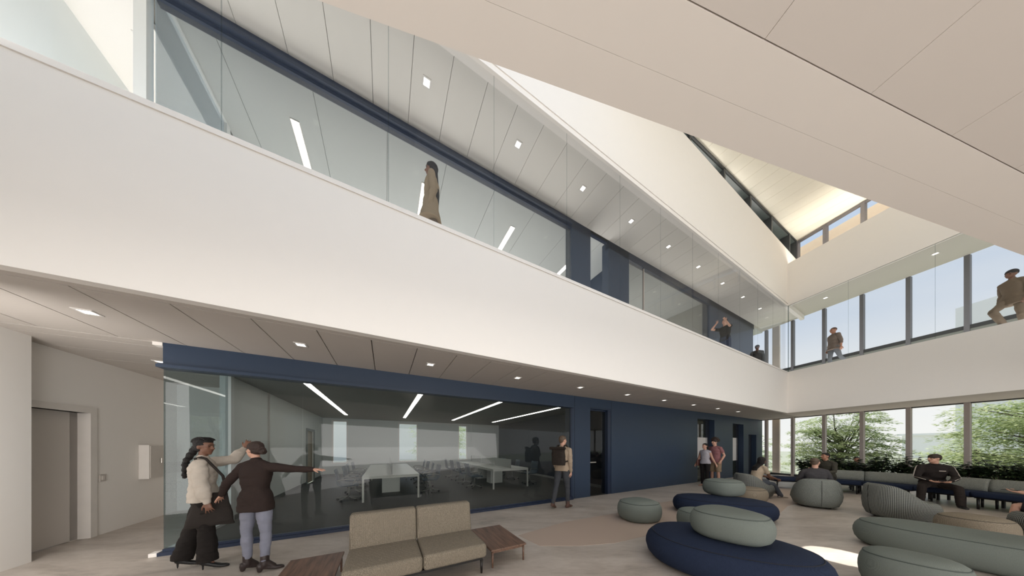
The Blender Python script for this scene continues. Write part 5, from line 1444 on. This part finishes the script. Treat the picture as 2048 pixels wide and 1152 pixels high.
person('person in dark beanie and brown coat striding past the upper windows at the picture edge', (14.02, 6.68), (-0.97, 0.15), 1.74, ZF2, sex='f', skin=skin_d, hair='beanie', hair_m=pbr('beanie_knit', (40,38,40), 0.9, bump=0.4),
  pose=dict(armR=((0.1,-0.15,-1),(0.05,0.15,-1)), armL=((-0.1,-0.2,-1),(-0.02,0.35,-1)), legR=((0,0.75,-0.65),(0,-0.55,-0.85)), legL=((0,-0.1,-1),(0,-0.25,-1)), lean=0.05),
  wear=dict(top_m=cloth('dark_tan_coat', (116,102,86)), top_name='coat', sleeve='long', hem=0.14, flare=0.05, collar=True, leg='straight', leg_m=cloth('tan_trousers', (122,108,92)), shoe='shoe', shoe_m=black_m), seed=16, vox=0.010)
# --- seated
SIT = dict(legR=((0.16,1,-0.06),(0.02,0.08,-1)), legL=((-0.16,1,-0.06),(-0.02,0.08,-1)))
def sit(**kw):
    d = dict(SIT); d.update(kw); return d
person('seated person with long dark hair, cream top and grey jeans', (7.42, 7.30), (0.98, -0.05), 1.68, sex='f', skin=skin_d, hair='long',
  pose=sit(lean=0.32, armR=((0.02,0.45,-0.9),(0.0,0.85,-0.3)), armL=((-0.05,0.5,-0.8),(0.2,0.8,-0.25)), hpitch=0.05, legR=((0.05,1,-0.12),(0.02,0.55,-0.85)), legL=((0.0,1,0.02),(0.10,0.62,-0.78)), hyaw=0.1),
  wear=dict(top_m=cloth('cream_top', (186,168,146)), top='tee', top_name='top', sleeve='short', hem=0.0, leg='straight', leg_m=cloth('grey_jeans', (88,92,100)), shoe='shoe', shoe_m=pbr('pale_trainer', (176,164,152), 0.6), hair_len=0.24), seed=21, vox=0.010)
person('seated person in a dark grey sweater seen from behind in the knitted lounge chair', (7.92, 6.24), (0.60, 0.80), 1.74, build=1.08, skin=skin_l, hair='short', hair_m=hair_lt,
  pose=sit(legR=((0.2,1,0.16),(0.02,0.1,-1)), legL=((-0.2,1,0.16),(-0.02,0.1,-1)), armR=((0.34,0.15,-0.85),(-0.45,0.8,0.25)), armL=((-0.34,0.15,-0.85),(0.45,0.8,0.25)), lean=0.05, hyaw=-0.55),
  wear=dict(top_m=cloth('dark_sweater', (70,68,70)), top_name='sweater', sleeve='long', leg='slim', leg_m=cloth('dark_jeans', (44,46,54)), shoe='shoe'), seed=22, vox=0.010)
person('person in an olive shirt sitting on the bench turned to the lounge chair', (10.55, 7.98), (-0.98, -0.10), 1.74, skin=skin_m, hair='short', hair_m=hair_bk,
  pose=sit(armR=((0.35,0.45,-0.75),(-0.35,0.85,0.1)), armL=((-0.2,0.35,-0.9),(0.1,0.9,-0.1)), lean=0.12, hyaw=-0.35),
  wear=dict(top_m=cloth('olive_shirt', (68,66,58)), top_name='shirt', sleeve='long', collar=True, leg='slim', leg_m=cloth('dark_trousers', (48,46,44)), shoe='shoe'), seed=23, vox=0.010)
person('dark haired person whose face just shows above the hedge plants', (12.95, 8.98), (-0.8, -0.6), 1.50, skin=skin_m, hair='short', hair_m=hair_bk,
  pose=sit(), wear=dict(top_m=black_m, leg_m=black_m), seed=24, vox=0.012, detail=False)
J = person('person in black tracksuit with white sleeve stripes sitting on the bench holding a phone', (11.28, 6.42), (-0.72, -0.69), 1.76, build=1.12, skin=skin_l, hair='cap', hair_m=hair_br,
  pose=sit(legR=((0.36,1,-0.12),(0.06,0.02,-1)), legL=((-0.36,1,-0.12),(-0.06,0.02,-1)), lean=0.32, armR=((0.24,0.26,-0.9),(-0.52,0.8,-0.28)), armL=((-0.24,0.26,-0.9),(0.52,0.8,-0.28)), palmR=(-0.3,0.1,1), palmL=(0.3,0.1,1), curl=0.5, hyaw=-1.15, twist=0.0),
  wear=dict(top_m=cloth('tracksuit_black', (44,39,37)), top_name='track_jacket', sleeve='long', collar=True, leg='straight', leg_m=cloth('tracksuit_trousers', (48,42,39)), shoe='shoe', wr=0.013), seed=25, vox=0.009)
stripe_m = pbr('stripe_white', (196,186,176), 0.8)
for s_, (s, e, w_) in ((1, (J['sR'], J['eR'], J['wR'])), (-1, (J['sL'], J['eL'], J['wL']))):
    out = V(s_, -0.15, 0.25).normalized()
    for off in (-0.014, 0.014):
        bm = BM()
        pts = [s + out*0.045 + V(-s_*0.03, 0, 0.045), s + out*0.070, s.lerp(e,.5)+out*0.069, e + out*0.060+V(0,0,0), e.lerp(w_,.35)+out*0.052, e.lerp(w_,.85)+out*0.040]
        pts = [p + V(0, off, 0) for p in pts]
        path(bm, pts, [0.0065]*6, 6); obj('sleeve_stripe', bm, stripe_m, J['body'])
bm = BM(); c = J['sp'](0.70) + V(-0.075, 0.158, 0.0); box(bm, c.x-0.045, c.x+0.045, c.y, c.y+0.006, c.z-0.008, c.z+0.008); obj('chest_mark', bm, stripe_m, J['body'])
bm = BM(); c = (J['wR']+J['wL'])/2 + V(0, 0.085, 0.02); box(bm, c.x-0.035, c.x+0.035, c.y-0.065, c.y+0.065, c.z-0.004, c.z+0.004)
ph = obj('phone', bm, black_m, bevel=0.003); held(J, ph); tag(ph, 'black phone held low by the person in the tracksuit', 'phone')
J = person('person in shorts with a phone in a lounge chair, cut off by the picture edge', (9.30, 3.92), (-0.30, 0.95), 1.72, sex='f', skin=skin_l, hair='long', hair_m=hair_br,
  pose=sit(legR=((0.08,1,0.10),(0.0,0.10,-1)), legL=((-0.12,1,0.12),(0.0,0.10,-1)), lean=-0.1, armR=((0.1,0.6,-0.7),(-0.1,0.95,0.1)), armL=((-0.1,0.6,-0.7),(0.1,0.95,0.15)), palmR=(-0.3,0,1), palmL=(0.3,0,1), curl=0.3),
  wear=dict(top_m=cloth('black_top', (34,32,34)), top_name='top', sleeve='roll', leg='shorts', leg_m=cloth('dark_shorts', (40,38,42)), shoe='shoe', shoe_m=pbr('white_trainer', (200,196,190), 0.6)), seed=26, vox=0.010)
bm = BM(); c = (J['wR']+J['wL'])/2 + V(0, 0.09, 0.03); box(bm, c.x-0.10, c.x+0.10, c.y-0.05, c.y+0.09, c.z-0.005, c.z+0.005)
ph = obj('phone', bm, black_m, bevel=0.003); held(J, ph); tag(ph, 'dark phone in the hands of the sitter at the picture edge', 'phone')
